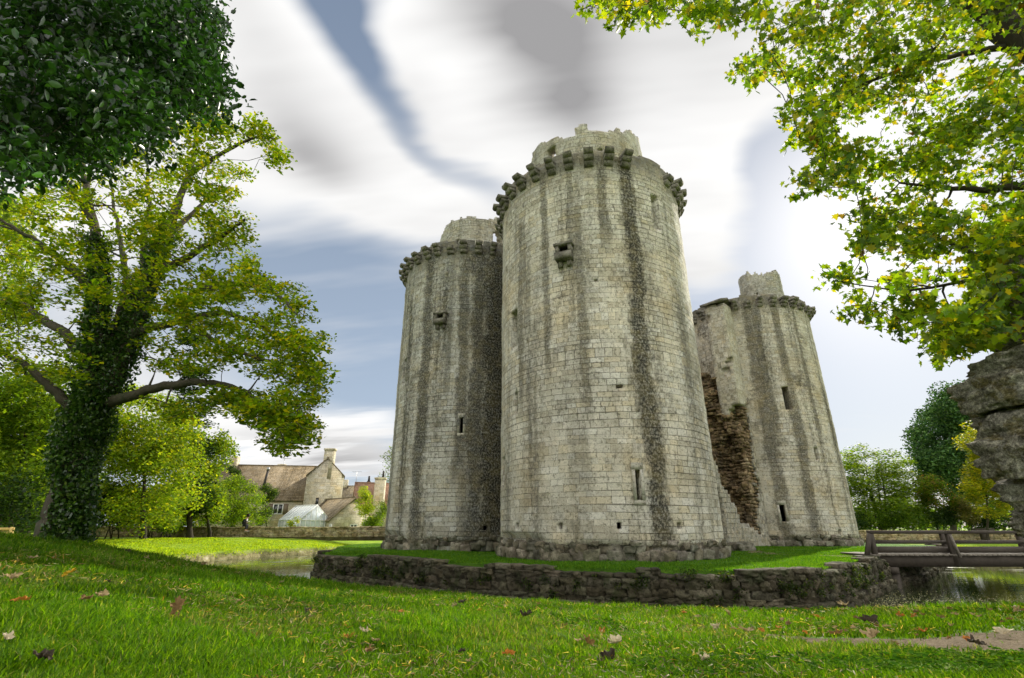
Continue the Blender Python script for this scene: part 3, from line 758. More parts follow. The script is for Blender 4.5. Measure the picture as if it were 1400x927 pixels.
build_curtains()
# fallen stones on the grass by the wall foot
mb = MB()
for (px, py, s) in ((1000, 752, .5), (1012, 755, .35), (1022, 752, .6)):
    q = P(px, py, 24); put_rock(mb, (q[0]-.2, q[1], .14), (s*1.3, s, s*.7), (1, .3), .1, 'md')
tag(mb.build('fallen_stones', M_FOUND), 'few fallen stone blocks in the grass at the foot of the broken wall', 'stones')
# ================================================================== VEGETATION
def leaf_shape(kind):
    if kind == 'kite':
        V = np.array([(0,-.5,0),(.32,0,.06),(0,.55,0),(-.32,0,.06)]); F = np.array([[0,1,2,3]])
    elif kind == 'holly':
        V = np.array([(0,-.55,0),(.27,-.2,.08),(.25,.2,.08),(0,.55,-.05),(-.25,.2,.08),(-.27,-.2,.08)]); F = np.array([[0,1,2,3],[0,3,4,5]])
    elif kind == 'maple':
        o = [(0,-.45),(.10,-.28),(.42,-.38),(.30,-.12),(.55,.10),(.27,.13),(.20,.22),(0,.58),(-.20,.22),(-.27,.13),(-.55,.10),(-.30,-.12),(-.42,-.38),(-.10,-.28)]
        V = [(0,.0,-.03)]+[(a,b,.07*abs(a)*2-.06*b) for a, b in o]; n = len(o)
        F = np.array([[0, 1+i, 1+(i+1) % n] for i in range(n)]); V = np.array(V)
    elif kind == 'needle':
        V = np.array([(-.09,-.5,0),(.09,-.5,0),(.03,.6,0.05),(-.03,.6,0.05)]); F = np.array([[0,1,2,3]])
    return np.array(V, float), F
def leaves(pos, size, cols, kind='kite', flat=.5, droop=0.0, r=None):
    """scatter leaf faces: pos (n,3), size (n,), cols (n,3); flat: 1 = horizontal leaves"""
    r = r or rng; n = len(pos); S, F = leaf_shape(kind); k = len(S)
    nrm = r.normal(size=(n, 3)); nrm /= np.linalg.norm(nrm, axis=1)[:, None]; nrm[:, 2] = np.abs(nrm[:, 2])
    nrm = nrm*(1-flat)+np.array([0, 0, 1.])*flat; nrm /= np.linalg.norm(nrm, axis=1)[:, None]
    a = r.normal(size=(n, 3)); a[:, 2] -= droop*2; a -= nrm*(a*nrm).sum(1)[:, None]; a /= np.linalg.norm(a, axis=1)[:, None]
    b = np.cross(a, nrm)
    W = pos[:, None, :]+size[:, None, None]*(S[None, :, 0:1]*b[:, None, :]+S[None, :, 1:2]*a[:, None, :]+S[None, :, 2:3]*nrm[:, None, :])
    FF = (F[None, :, :]+(np.arange(n)*k)[:, None, None]).reshape(-1, F.shape[1])
    return W.reshape(-1, 3), FF, np.repeat(cols, k, axis=0)
def palette(n, cols, w, r=None):
    r = r or rng; c = np.array(cols)[r.choice(len(cols), n, p=np.array(w)/sum(w))]
    return c*r.uniform(.75, 1.25, (n, 1))*r.uniform(.92, 1.08, (n, 3))
L_SYC = leaf_mat('sycamore_leaf', .55, (2.45, 2.1, .3), .5)
L_GEN = leaf_mat('broad_leaf', .5, (2.25, 2.05, .45), .6, .2)
L_HOL = leaf_mat('dark_glossy_leaf', .3, (1.5, 1.9, .6), .3, .6)
L_CON = leaf_mat('conifer_leaf', .15, (1.3, 1.4, .8), .7, .2)
BARK = bark_mat('bark', (.035, .03, .02), (.11, .095, .072))
BARK_D = bark_mat('dark_bark', (.025, .02, .014), (.08, .068, .05))
def grow(limbs, clumps, twig_r=.012, up=.15, seed=1):
    """limbs: list of (points, r0, r1). clumps: (n,4). Returns branch list [(pts, radii)]; every clump gets a twig grown from the nearest wood."""
    r = np.random.default_rng(seed); out = []; nodes = []; nr = []
    for pts, r0, r1 in limbs:
        pts = np.array(pts, float); n = len(pts)
        t = np.linspace(0, n-1, (n-1)*6+1); Q = np.stack([np.interp(t, np.arange(n), pts[:, k]) for k in range(3)], 1)
        # smooth
        for _ in range(3): Q[1:-1] = (Q[:-2]+Q[2:]+2*Q[1:-1])/4
        Q[1:-1] += r.normal(0, .02, Q[1:-1].shape)*min(1, r0*6)
        rad = r0+(r1-r0)*(np.linspace(0, 1, len(Q))**.8)
        out.append((Q, rad)); nodes += list(Q[3:]); nr += list(rad[3:])
    nodes = np.array(nodes); nr = np.array(nr)
    ctr = nodes.mean(0)
    d0 = np.array([np.min(np.linalg.norm(nodes-c[:3], axis=1)) for c in clumps]); order = np.argsort(d0)
    for ci in order:
        c = clumps[ci][:3]; dd = np.linalg.norm(nodes-c, axis=1)+np.where(nodes[:, 2] > c[2]+.3, 1.0, 0)*.6
        i = int(np.argmin(dd)); a = nodes[i]; L = np.linalg.norm(c-a)
        if L < .15: continue
        mid = (a+c)/2+np.array([0, 0, up*L*r.uniform(-.3, 1.2)])+r.normal(0, .08*L, 3)
        k = max(4, int(L/.35)+2); t = np.linspace(0, 1, k)[:, None]; Q = a*(1-t)**2+2*mid*t*(1-t)+c*t*t
        Q[1:-1] += r.normal(0, .035*min(L, 1.2), Q[1:-1].shape)
        ra = min(nr[i]*.75, twig_r*(1.6+1.1*L)); rad = ra+(twig_r*.5-ra)*np.linspace(0, 1, k)
        out.append((Q, rad)); nodes = np.vstack([nodes, Q[1:]]); nr = np.concatenate([nr, rad[1:]])
    return out
def branches_mesh(name, br, m, parent, kmin=4):
    mb = MB()
    for Q, rad in br: mb.tube(Q, rad, 12 if rad[0] > .2 else (7 if rad[0] > .05 else kmin), cap=False)
    o = mb.build(name, m, parent, smooth=True); return o
def clump_leaves(clumps, per, size, cols, w, kind, flat, seed, squash=.55, droop=0, clump_tone=.22):
    r = np.random.default_rng(seed); n = len(clumps)
    cnt = np.maximum(3, (per*(clumps[:, 3]/np.mean(clumps[:, 3]))**2*r.uniform(.6, 1.4, n)).astype(int)); idx = np.repeat(np.arange(n), cnt); N = len(idx)
    u = r.normal(size=(N, 3)); u /= np.linalg.norm(u, axis=1)[:, None]; u *= (r.uniform(0, 1, N)**.45)[:, None]; u[:, 2] *= squash
    pos = clumps[idx, :3]+u*clumps[idx, 3:4]
    col = palette(N, cols, w, r)*(1+clump_tone*r.uniform(-1, 1, n))[idx][:, None]
    return leaves(pos, size*r.uniform(.5, 1.35, N), col, kind, flat, droop, r)
def ell_clumps(px_ells, Y0, spread, rad, seed):
    """ellipses measured on the photo -> clump centres spread in depth round Y0"""
    r = np.random.default_rng(seed); out = []
    for e in px_ells:
        cx, cy, rx, ry, n = e[:5]; y0 = e[5] if len(e) > 5 else Y0
        for _ in range(n):
            a = r.uniform(0, 2*pi); q = sqrt(r.uniform(0, 1)); x = cx+rx*q*cos(a); y = cy+ry*q*sin(a)
            Y = y0+r.uniform(-1, 1)*spread
            p = P(x, y, Y); out.append([*p, rad*r.uniform(.6, 1.3)])
    return np.array(out)

# ---- the big ivy-clad sycamore on the left
def big_tree():
    Y = 11.4; base = P(76, 742, Y); base[2] = ground(base[0], base[1])[0]-.1
    t = thing('sycamore_tree', 'big spreading sycamore with ivy climbing its leaning trunk, left of the castle', 'tree', base)
    def L(pts, r0, r1, Y0=Y, Y1=Y): return ([P(x, y, Y0+(Y1-Y0)*i/(len(pts)-1)) for i, (x, y) in enumerate(pts)], r0, r1)
    limbs = [L([(76,748),(90,690),(104,630),(118,580),(132,530)], .41, .27),
             L([(128,545),(128,480),(135,400),(131,330),(118,260),(106,190)], .27, .04, Y, 10.6),
             L([(138,535),(168,480),(190,420),(215,350),(240,290),(262,230),(268,170)], .30, .03, Y, 12),
             L([(200,400),(195,340),(205,280),(200,220)], .14, .03, 11.6, 13),
             L([(150,550),(200,535),(255,522),(310,525),(350,545),(390,575),(415,600)], .14, .02, Y, 10.2),
             L([(180,455),(240,440),(300,425),(350,440),(400,470),(430,515)], .12, .02, Y, 12.4),
             L([(250,440),(300,470),(350,490),(400,500)], .08, .02, Y, 11.4),
             L([(205,375),(260,350),(300,325),(335,300)], .13, .03, 11.6, 10.4),
             L([(222,330),(265,290),(300,255)], .1, .03, 11.6, 12.6),
             L([(257,240),(310,205),(350,186),(378,190)], .08, .02, 12, 11.5),
             L([(262,400),(330,385),(380,400),(405,430)], .1, .02, 11.6, 10.6),
             L([(118,585),(90,548),(60,520),(28,492),(-30,470)], .15, .04, Y, 10.4),
             L([(126,495),(80,450),(40,420),(-20,400)], .16, .04, Y, 12.6),
             L([(132,400),(90,360),(50,330),(0,300)], .13, .03, 11, 10), L([(125,300),(90,250),(60,200)], .08, .02, 10.8, 10.2), L([(150,470),(175,400),(165,330),(150,250)], .15, .03, 11.4, 13.5)]
    ells = [(268,158,34,24,14),(300,175,30,18,8),(345,180,24,14,10),(374,205,13,22,11),(225,205,60,45,34),(150,240,55,55,24),(90,290,55,40,26),(295,240,42,40,30),(60,350,80,40,34),
            (150,360,80,50,40),(245,330,70,45,42),(312,312,30,28,20),(340,385,50,36,34),(385,425,34,38,26),(290,415,62,42,44),(205,430,70,48,38),(70,430,80,40,40),(330,470,64,36,40),(395,495,44,34,34),(425,525,20,24,16),
            (375,560,50,26,32),(405,590,20,18,13),(255,490,50,26,22),(50,495,70,26,26),(-70,400,60,90,26),(-60,260,60,80,22),(120,180,40,30,12),(200,285,50,30,18),(300,550,34,16,12),(230,560,26,14,8),(350,560,40,24,26),(400,560,40,34,30),(420,470,26,40,20),(390,600,24,16,12)]
    ells = [e[:4]+(int(e[4]*.8)+1,) for e in ells]; cl = ell_clumps(ells, Y, 3.3, .36, 11); cl = np.vstack([cl, ell_clumps([(x, y, rx, ry, max(2, n//3)) for x, y, rx, ry, n in ells], Y, 3.0, .26, 111)])
    # pull the depth in towards the crown's edge so that it is a rounded mass
    ctr = P(170, 400, Y); 
    br = grow(limbs, cl, .014, .1, 3)
    branches_mesh('trunk', br, BARK, t)
    V, F, c = clump_leaves(cl, 62, .098, [(.06,.12,.008),(.11,.19,.012),(.17,.24,.015),(.27,.28,.02)], [3, 4, 3, 1.5], 'kite', .45, 5, .45)
    mk('crown', V, F, L_SYC, t, col=c)
    # ivy sleeve: hugging trunk and both stems
    r = np.random.default_rng(4); pos = []
    for Q, rad in br[:3]:
        for _ in range(15000 if rad[0] > .4 else 7500):
            f = r.uniform(.0, 1) if rad[0] > .4 else r.uniform(0, .62)
            i = f*(len(Q)-1); j = int(i); q = Q[j]*(1-(i-j))+Q[min(j+1, len(Q)-1)]*(i-j); ra = np.interp(i, np.arange(len(Q)), rad)
            a = r.uniform(0, 2*pi)
            if rad[0] > .4 and f < .42-.1*sin(3*a) and not (-1.5 < ((a+pi) % (2*pi)-pi) < 2.2): continue
            thick = .03+.13*r.uniform(0, 1)**2*(1.3+.9*sin(f*9+a*2))
            pos.append([q[0]+(ra+thick)*cos(a), q[1]+(ra+thick)*sin(a), q[2]+r.normal(0, .05)])
    for _ in range(1800): # ivy spilling out at the foot on the right
        k = r.uniform(0, 1); p = P(88+k*34+r.normal(0, 5), 738-k*86+r.normal(0, 8), Y-.2); pos.append(p+r.normal(0, .13, 3))
    pos = np.array(pos); col = palette(len(pos), [(.022,.055,.010),(.045,.095,.014),(.09,.15,.02)], [4, 4, 2], r)
    V, F, c = leaves(pos, r.uniform(.06, .11, len(pos)), col, 'kite', .1, .6, r); mk('ivy', V, F, L_HOL, t, col=c)
big_tree()

def plant(kind, label, cat, px, py_base, Y, ells, spread, rad, per, size, cols, w, lm, leafkind='kite', flat=.3, seed=1, trunk_r=.2, stems=1, group=None, squash=.8, bark=None, gz=None, n_l=None):
    b = P(px, py_base, Y); b[2] = (ground(b[0], b[1])[0] if gz is None else gz)-.05
    t = thing(kind, label, cat, b, group)
    r = np.random.default_rng(seed); cl = ell_clumps(ells, Y, spread, rad, seed+50)
    cl[:, 2] = np.maximum(cl[:, 2], b[2]+.25)
    zt = np.percentile(cl[:, 2], 75); limbs = []
    for s in range(stems):
        tx = cl[r.integers(len(cl)), :3]*.45+cl[:, :3].mean(0)*.55 if stems > 1 else np.array([cl[:, 0].mean(), cl[:, 1].mean(), 0])
        o = r.normal(0, .15, 2)*(stems > 1)
        p0 = b+np.array([o[0]*2, o[1]*2, 0]); top = np.array([tx[0], tx[1], zt])
        mid = (p0*.55+top*.45)+np.array([*r.normal(0, .15, 2), 0]); limbs.append(([p0, (p0*.8+mid*.2)+np.array([0, 0, .1]), mid, top], trunk_r, trunk_r*.25))
    br = grow(limbs, cl[:n_l] if n_l else cl, .02, .12, seed)
    branches_mesh('trunk' if cat == 'tree' else 'stems', br, bark or BARK_D, t)
    V, F, c = clump_leaves(cl, per, size, cols, w, leafkind, flat, seed+9, squash)
    V[:, 2] = np.maximum(V[:, 2], b[2]+.02)
    mk('crown' if cat == 'tree' else 'foliage', V, F, lm, t, col=c)
    return t
GRN = [(.045,.09,.012),(.08,.15,.015),(.12,.19,.02)]; YEL = [(.12,.20,.015),(.20,.28,.02),(.31,.34,.03)]; DRK = [(.012,.03,.01),(.022,.048,.012),(.04,.075,.018)]
# left background, from the frame edge inwards
plant('broadleaf_tree', 'tall pale green tree partly out of frame at the far left edge', 'tree', -30, 728, 24, [(-5,380,48,110,70),(20,300,28,34,16),(-60,420,60,120,40)], 2.2, .8, 110, .2, YEL+[(.07,.12,.02)], [3,2,1,3], L_GEN, seed=21, trunk_r=.25)
plant('broadleaf_tree', 'dense green tree filling the lower left background behind the sycamore', 'tree', 40, 724, 30, [(30,570,70,60,100),(85,600,44,60,50),(-40,600,60,80,50),(20,660,60,40,40),(60,520,40,30,20)], 3, .95, 120, .22, GRN+YEL[:2], [1,2,3,4,2], L_GEN, seed=22, trunk_r=.3)
plant('broadleaf_tree', 'yellow-green tree glowing in the sun right of the sycamore trunk', 'tree', 200, 722, 38, [(200,590,56,60,80),(235,620,44,60,60),(165,640,44,56,50),(210,690,60,30,50),(150,600,30,50,24)], 3, 1.0, 130, .22, YEL+[GRN[2]], [3,4,2,3], L_GEN, seed=23, trunk_r=.25)
plant('conifer_tree', 'dark layered fir rising behind the yellow-green tree', 'tree', 262, 722, 45, [(262,470,8,18,8),(260,520,18,24,18),(258,570,26,28,30),(255,620,32,30,34),(255,675,36,30,30)], 2, 1.0, 130, .3, DRK+[GRN[1]], [2,3,2,2], L_CON, 'kite', .6, 24, .3, squash=.4)
plant('broadleaf_tree', 'golden green tree between the fir and the round bush', 'tree', 290, 722, 47, [(285,640,28,40,44),(300,610,14,16,10),(275,690,36,28,44),(240,700,30,22,24)], 2, .9, 110, .24, YEL+GRN, [2,2,1,1,2,2], L_GEN, seed=25, trunk_r=.2)
for i, (px, py, rx, ry, Y, nm) in enumerate([(15,690,52,36,27,'dark undergrowth bush left of the sycamore trunk'),(150,690,42,30,40,'dark green bush right of the sycamore foot, behind the wall'),(205,700,30,20,42,'leafy bush behind the wall below the yellow-green tree'),(228,712,16,11,43,'small pale bush leaning on the boundary wall')]):
    plant('bush', nm, 'bush', px, 728, Y, [(px, py, rx, ry, 46 if i < 2 else 24)], 2, .75, 120, .17, (DRK if i < 2 else GRN+YEL[:1]), ([3,3,1] if i < 2 else [1,2,3,3]), L_GEN, seed=30+i, trunk_r=.06, stems=4)
plant('round_bush', 'large rounded golden green bush left of the cottage', 'bush', 315, 722, 54, [(318,685,38,32,90),(300,700,28,20,30),(345,700,18,18,18)], 2.6, .75, 130, .17, YEL[:2]+GRN, [3,3,2,2,2], L_GEN, seed=36, trunk_r=.07, stems=5)
plant('climbing_plant', 'dark climbing plant over the cottage chimney end', 'plant', 322, 722, 62, [(320,645,7,12,12),(326,665,12,10,12)], .7, .6, 120, .16, DRK+GRN[:1], [2,2,2,1], L_GEN, seed=37, trunk_r=.05, stems=2)
plant('shrub', 'blue-green shrub against the cottage wall beside its window', 'shrub', 362, 722, 60, [(362,688,10,20,22),(366,672,8,8,8),(352,708,10,10,10)], .8, .6, 120, .16, DRK+GRN, [1,2,3,2,1,1], L_GEN, seed=38, trunk_r=.04, stems=3)
plant('garden_tree', 'slender yellow garden tree in front of the red roofed house', 'tree', 501, 722, 60, [(500,690,11,16,22),(500,672,6,7,6)], .9, .6, 120, .16, YEL, [2,3,2], L_GEN, seed=39, trunk_r=.07)
plant('shrub', 'low bright green shrub behind the wall close to the castle', 'shrub', 511, 724, 56, [(511,714,14,8,22),(520,700,8,14,12)], 1, .55, 120, .15, GRN+YEL[:2], [2,2,2,2,2], L_GEN, seed=40, trunk_r=.04, stems=3)
plant('shrub', 'pale yellow shrub beside the greenhouse', 'shrub', 402, 722, 57, [(402,716,7,6,10)], .5, .4, 80, .13, YEL, [1,2,2], L_GEN, seed=41, trunk_r=.03, stems=2)
plant('distant_tree', 'thin distant tree peeping out beside the left tower', 'tree', 540, 722, 95, [(536,630,12,16,16),(532,650,7,10,6)], 1.5, 1.3, 40, .3, GRN+[(.08,.1,.05)], [1,1,1,3], L_GEN, seed=42, trunk_r=.15)
# right background
plant('broadleaf_tree', 'light green tree with open branches right of the right-hand tower', 'tree', 1205, 724, 50, [(1150,640,22,26,20),(1180,635,32,28,42),(1225,640,26,24,34),(1200,670,56,28,60),(1245,680,30,26,30),(1160,690,30,24,28)], 3.6, .95, 110, .23, GRN+YEL[:2], [2,3,4,4,2], L_GEN, seed=51, trunk_r=.16, stems=6, flat=.6, squash=.5)
plant('yew_tree', 'tall dark rounded evergreen beyond the wooden bridge', 'tree', 1300, 724, 56, [(1305,560,28,30,60),(1290,600,42,42,110),(1320,640,36,46,90),(1285,640,24,28,36),(1360,600,30,60,60)], 4, 1.2, 190, .26, [(.022,.06,.018),(.045,.105,.026),(.09,.17,.04)], [2,3,3], L_CON, 'kite', .15, 52, .4, squash=.9)
plant('maple_tree', 'bright yellow-green maple between the dark evergreen and the rough stone pier', 'tree', 1345, 724, 42, [(1330,600,14,26,18),(1338,640,20,34,34),(1355,680,26,26,40),(1370,640,20,40,34),(1325,668,14,14,12)], 1.8, .65, 100, .2, [(.14,.19,.015),(.24,.26,.02),(.32,.30,.03),(.07,.13,.015)], [3,4,2,2], L_SYC, seed=53, trunk_r=.13, flat=.55)
plant('small_tree', 'small russet tinged tree between the light green tree and the evergreen', 'tree', 1280, 724, 48, [(1275,675,20,18,26),(1262,655,10,8,6),(1300,690,20,14,18)], 1.5, .7, 100, .19, GRN+[(.20,.15,.05),(.14,.15,.03)], [2,2,2,2,2], L_GEN, seed=54, trunk_r=.1)
for i, (px, py, rx, ry, cols, nm) in enumerate([(1165,714,24,9,DRK,'low dark bush beside the right-hand tower'),(1210,712,24,11,GRN,'clipped green bush behind the bridge rail'),(1250,708,24,12,GRN,'grey-green bush behind the middle of the bridge'),(1290,708,20,12,DRK,'dark bush below the evergreen'),
        (1320,700,18,16,[(.16,.17,.07),(.22,.2,.11),(.1,.12,.05)],'pale feathery bush left of the yellow maple'),(1352,710,26,14,DRK,'dark bush under the yellow maple')]):
    plant('bush', nm, 'bush', px, 727, 47.5, [(px, py, rx, ry, 34)], 1.3, .55, 120, .15, cols, [2,3,2], L_GEN, seed=60+i, trunk_r=.05, stems=4)

# far woodland belt closing the horizon
def woodland():
    r = np.random.default_rng(77); P_ = []; n = 420
    a = np.radians(np.concatenate([r.uniform(-75, -34, n//3), r.uniform(-34, 62, n//3), r.uniform(62, 285, n//3)])); d = r.uniform(120, 170, len(a)); 
    cl = np.stack([d*np.sin(a), d*np.cos(a), r.uniform(.5, 7, len(a)), r.uniform(3, 5, len(a))], 1)
    cl2 = np.stack([r.uniform(48, 70, 160)*np.sin(np.radians(r.uniform(-62, -38, 160)))*1.0, r.uniform(40, 60, 160)*.72, r.uniform(.3, 9, 160), r.uniform(1.6, 2.6, 160)], 1)
    V, F, c = clump_leaves(cl, 170, 1.0, DRK+GRN, [1,1,2,2,2,2], 'kite', .3, 78, .9)
    V2, F2, c2 = clump_leaves(cl2, 260, .42, DRK+GRN[:2], [1,2,2,2,1], 'kite', .3, 79, .9)
    tag(mk('distant_woodland', np.vstack([V, V2]), [F, F2+len(V)], L_GEN, col=np.vstack([c, c2]), loc=(0, 120, 0)), 'dark belt of woodland far beyond the lawns', 'woodland', kind='stuff')
woodland()

# ---- dark evergreen boughs overhead at upper left
def holly():
    base = np.array([-6.4, 2.2, ground(-6.4, 2.2)[0]-.1])
    t = thing('holly_tree', 'dark glossy evergreen whose boughs hang into the upper left corner', 'tree', base)
    ells = [(60,30,120,60,70,2.6),(200,30,80,50,60,2.8),(60,120,110,60,60,2.5),(180,110,80,50,56,2.7),(248,70,40,60,44,2.9),(30,190,60,36,30,2.5),(130,170,60,30,26,2.6),(270,105,22,24,14,2.9),(275,25,24,26,16,3.0),(-80,100,90,120,60,2.6),(292,130,8,8,3,2.9),(190,150,24,18,8,2.7)]
    cl = ell_clumps(ells, 2.7, .75, .2, 12)
    limbs = [([base, base+np.array([.3, .1, 1.6]), np.array([-5.6, 2.4, 3.2]), np.array([-4.2, 2.6, 4.2]), P(100, 60, 2.8)], .3, .06),
             ([np.array([-4.9, 2.5, 3.6]), P(-40, 120, 2.7), P(40, 180, 2.6)], .1, .02), ([P(60, 40, 2.8), P(180, 60, 2.9), P(270, 90, 3.0)], .06, .015)]
    br = grow(limbs, cl, .006, .1, 6); branches_mesh('trunk', br, BARK_D, t)
    V, F, c = clump_leaves(np.vstack([cl, ell_clumps([(300,60,14,60,8,3.0),(290,120,18,26,7,3.0),(270,150,26,18,6,2.9),(215,190,34,20,7,2.8),(120,212,60,18,8,2.7),(40,232,50,16,8,2.6),(5,250,14,10,2,2.6)], 2.8, .5, .13, 99)]), 88, .041, [(.010,.028,.008),(.018,.05,.010),(.035,.085,.015)], [4,4,2], 'holly', .15, 13, .85, .5, .45)
    mk('crown', V, F, L_HOL, t, col=c)
holly()
# ---- sycamore boughs overhead at right
def right_tree():
    base = np.array([7.6, 3.4, ground(7.6, 3.4)[0]-.1])
    t = thing('sycamore_tree', 'sycamore standing out of frame whose leafy boughs hang across the upper right', 'tree', base)
    ells = [(850,10,60,14,16,3.6),(930,14,60,16,18,3.6),(1010,14,60,18,18,3.6),(1045,90,42,18,14,3.9),(1090,60,50,50,26,4.0),(1150,30,70,50,44,4.2),(1250,30,80,50,60,4.3),(1350,30,70,50,60,4.2),
            (1105,160,40,34,24,4.2),(1120,200,34,26,16,4.4),(1190,120,60,50,34,4.7),(1290,130,80,60,60,4.6),(1380,150,50,70,50,4.2),
            (1215,215,50,34,26,4.8),(1300,230,70,50,50,4.8),(1380,280,40,70,46,4.3),(1165,245,30,18,12,4.3),(1200,290,46,26,22,4.5),(1270,320,66,36,40,4.6),(1190,330,24,18,10,4.4),
            (1350,360,50,46,44,4.4),(1260,395,46,26,20,4.4),(1150,385,26,12,7,4.1),(1190,415,22,16,6,4.1),(1235,440,24,18,9,4.2),(1300,440,34,24,22,4.4),(1360,395,44,30,34,4.0),(1340,445,40,22,26,4.0),(1400,330,30,60,30,4.0),(1150,100,60,60,26,4.4),(1295,480,14,14,8,4.4),(1370,415,34,20,22,4.2),(1110,245,14,10,5,4.1),
            (1450,100,70,120,40,4.2),(1450,300,50,120,30,4.3)]
    ells = [e[:4]+(max(3, int(e[4]*.8)),) + e[5:] for e in ells]; cl = ell_clumps(ells, 4.3, .9, .17, 14)
    limbs = [([base, base+np.array([-.1, .1, 2.0]), np.array([7.0, 3.6, 4.2]), P(1400, 60, 4.2), P(1325, -10, 4.2), P(1200, -60, 4.0)], .38, .07),
             ([P(1400, 60, 4.2), P(1300, 75, 4.4), P(1190, 110, 4.5), P(1110, 150, 4.3)], .05, .012),
             ([np.array([7.1, 3.6, 3.2]), P(1440, 250, 4.3), P(1340, 262, 4.6), P(1230, 250, 4.7)], .09, .012),
             ([np.array([7.2, 3.6, 2.6]), P(1430, 400, 4.2), P(1340, 350, 4.4), P(1220, 300, 4.5)], .06, .010),
             ([P(1200, -60, 4.0), P(1060, -30, 3.7), P(900, -25, 3.6), P(830, -5, 3.6)], .05, .008), ([P(1340, 380, 4.3), P(1240, 400, 4.2), P(1150, 385, 4.1)], .02, .006)]
    br = grow(limbs, cl, .0085, .1, 7); branches_mesh('trunk', br, BARK_D, t)
    V, F, c = clump_leaves(cl, 27, .068, [(.05,.11,.008),(.10,.18,.012),(.17,.25,.015),(.30,.30,.02),(.18,.12,.03)], [4,5,4,1.6,.1], 'maple', .12, 15, .75, 1.6, .4)
    mk('crown', V, F, L_SYC, t, col=c)
right_tree()

# ================================================================== NEAR STONE PIER (right edge)
def pier():
    mb = MB(); out = [(1410,415),(1384,432),(1350,462),(1322,488),(1322,515),(1334,545),(1342,575),(1362,600),(1376,632),(1396,665),(1420,700),(1440,740),(1460,790),(1470,860)]
    Yp = 3.15; Q = np.array([P(x, y, Yp) for x, y in out]); zs = Q[::-1, 2]; xs = Q[::-1, 0]
    z = -.75
    while z < Q[0, 2]+.75:
        h = rng.uniform(.17, .27); ex = np.interp(z+h/2, zs, xs); x = ex+rng.uniform(-.02, .05)
        if z+h/2 > Q[2, 2]: ex = np.interp(z+h/2, zs, xs)
        while x < 6.2:
            L = rng.uniform(.26, .5)
            for k in range(2):
                yk = Yp+.42+k*.42+rng.normal(0, .04)+(x-ex)*.05; put_rock(mb, ((x+L/2+.12)*(yk-.3)/Yp+.22, yk, z+h/2+rng.normal(0, .015)), (L*.98, .56, h*.99), (1, .12), rng.normal(.12, .09), 'hi' if (k == 0 and x < ex+1.1) else 'md', .2)
            x += L*.97
        z += h*.93
    mb.box((4.6, 3.75, -.7), (6.3, 4.1, 1.4), (.25, .22, .18))
    m, g = mat('pier_stone'); pos = g.pos(); n = g.noise(pos, 3.5, 6, .7); f = g.noise(pos, 28, 6, .75)
    c = g.ramp(n, [(.30, (.06, .055, .042)), (.45, (.17, .155, .12)), (.58, (.30, .28, .23)), (.72, (.46, .44, .38))])
    c = g.mix(g.m('MULTIPLY', g.step(.5, .62, g.noise(pos, 6.0, 5, .75)), .75), c, (.13, .105, .03))
    c = g.mix(1.0, c, g.ramp(f, [(.3, (.3, .3, .3)), (.52, (1, 1, 1)), (.7, (1.8, 1.8, 1.7))]), 'MULTIPLY')
    c = g.mix(1.0, c, g.ramp(g.noise(pos, 75, 4, .8), [(.35, (.5, .5, .5)), (.6, (1.35, 1.35, 1.3))]), 'MULTIPLY')
    h = g.m('ADD', g.m('MULTIPLY', f, .5), g.m('MULTIPLY', g.noise(pos, 8, 6, .75), 1.2))
    finish(g, c, .95, g.bump(h, .05), .12)
    tag(mb.build('stone_pier', m, smooth=True), 'rough lichen-covered stone pier of a ruined gateway at the right edge', 'wall')
pier()

# ================================================================== BOUNDARY WALLS
M_BW = rubble_mat('boundary_wall_stone', [(.24, .19, .10), (.40, .33, .20), (.52, .46, .33)], .3, .8, (.09, .10, .035))
def low_wall(name, label, A, B, zb, zt, group=None, L0=(.3, .7)):
    A = np.array(A, float); B = np.array(B, float); L = np.linalg.norm(B-A); d = (B-A)/L; mb = MB(); z = zb
    mb.prism([(A[0]-.14*d[1]*-1, A[1]-.14*d[0], zb-.3), (B[0]+.14*d[1], B[1]-.14*d[0], zb-.3), (B[0]-.14*d[1], B[1]+.14*d[0], zb-.3), (A[0]-.14*d[1], A[1]+.14*d[0], zb-.3)], (0, 0, zt-zb+.2), (.5, .5, .5))
    while z < zt-.02:
        h = rng.uniform(.13, .19); s = 0
        cap = z+h > zt-.06
        while s < L:
            w = rng.uniform(*L0); p = A+d*(s+w/2)
            put_rock(mb, (p[0], p[1], z+h/2+(.05*vn(np.array([[s*.5, zb, 0]]))[0])), (w*1.03, .46 if not cap else .54, h*1.1), d, rng.normal(0, .03), 'lo', .3); s += w
        z += h*.97
    return tag(mb.build(name, M_BW), label, 'stone wall', group)
def gpt(px, Y): p = P(px, 730, Y); return (p[0], p[1])
low_wall('boundary_wall', 'long low stone wall across the far lawn below the cottage', gpt(92, 47.5), gpt(545, 49), -.05+.22, 1.06)
low_wall('boundary_wall', 'low golden stone wall seen between the rails of the bridge', gpt(1150, 44.5), gpt(1560, 44.5), -.02, .74)

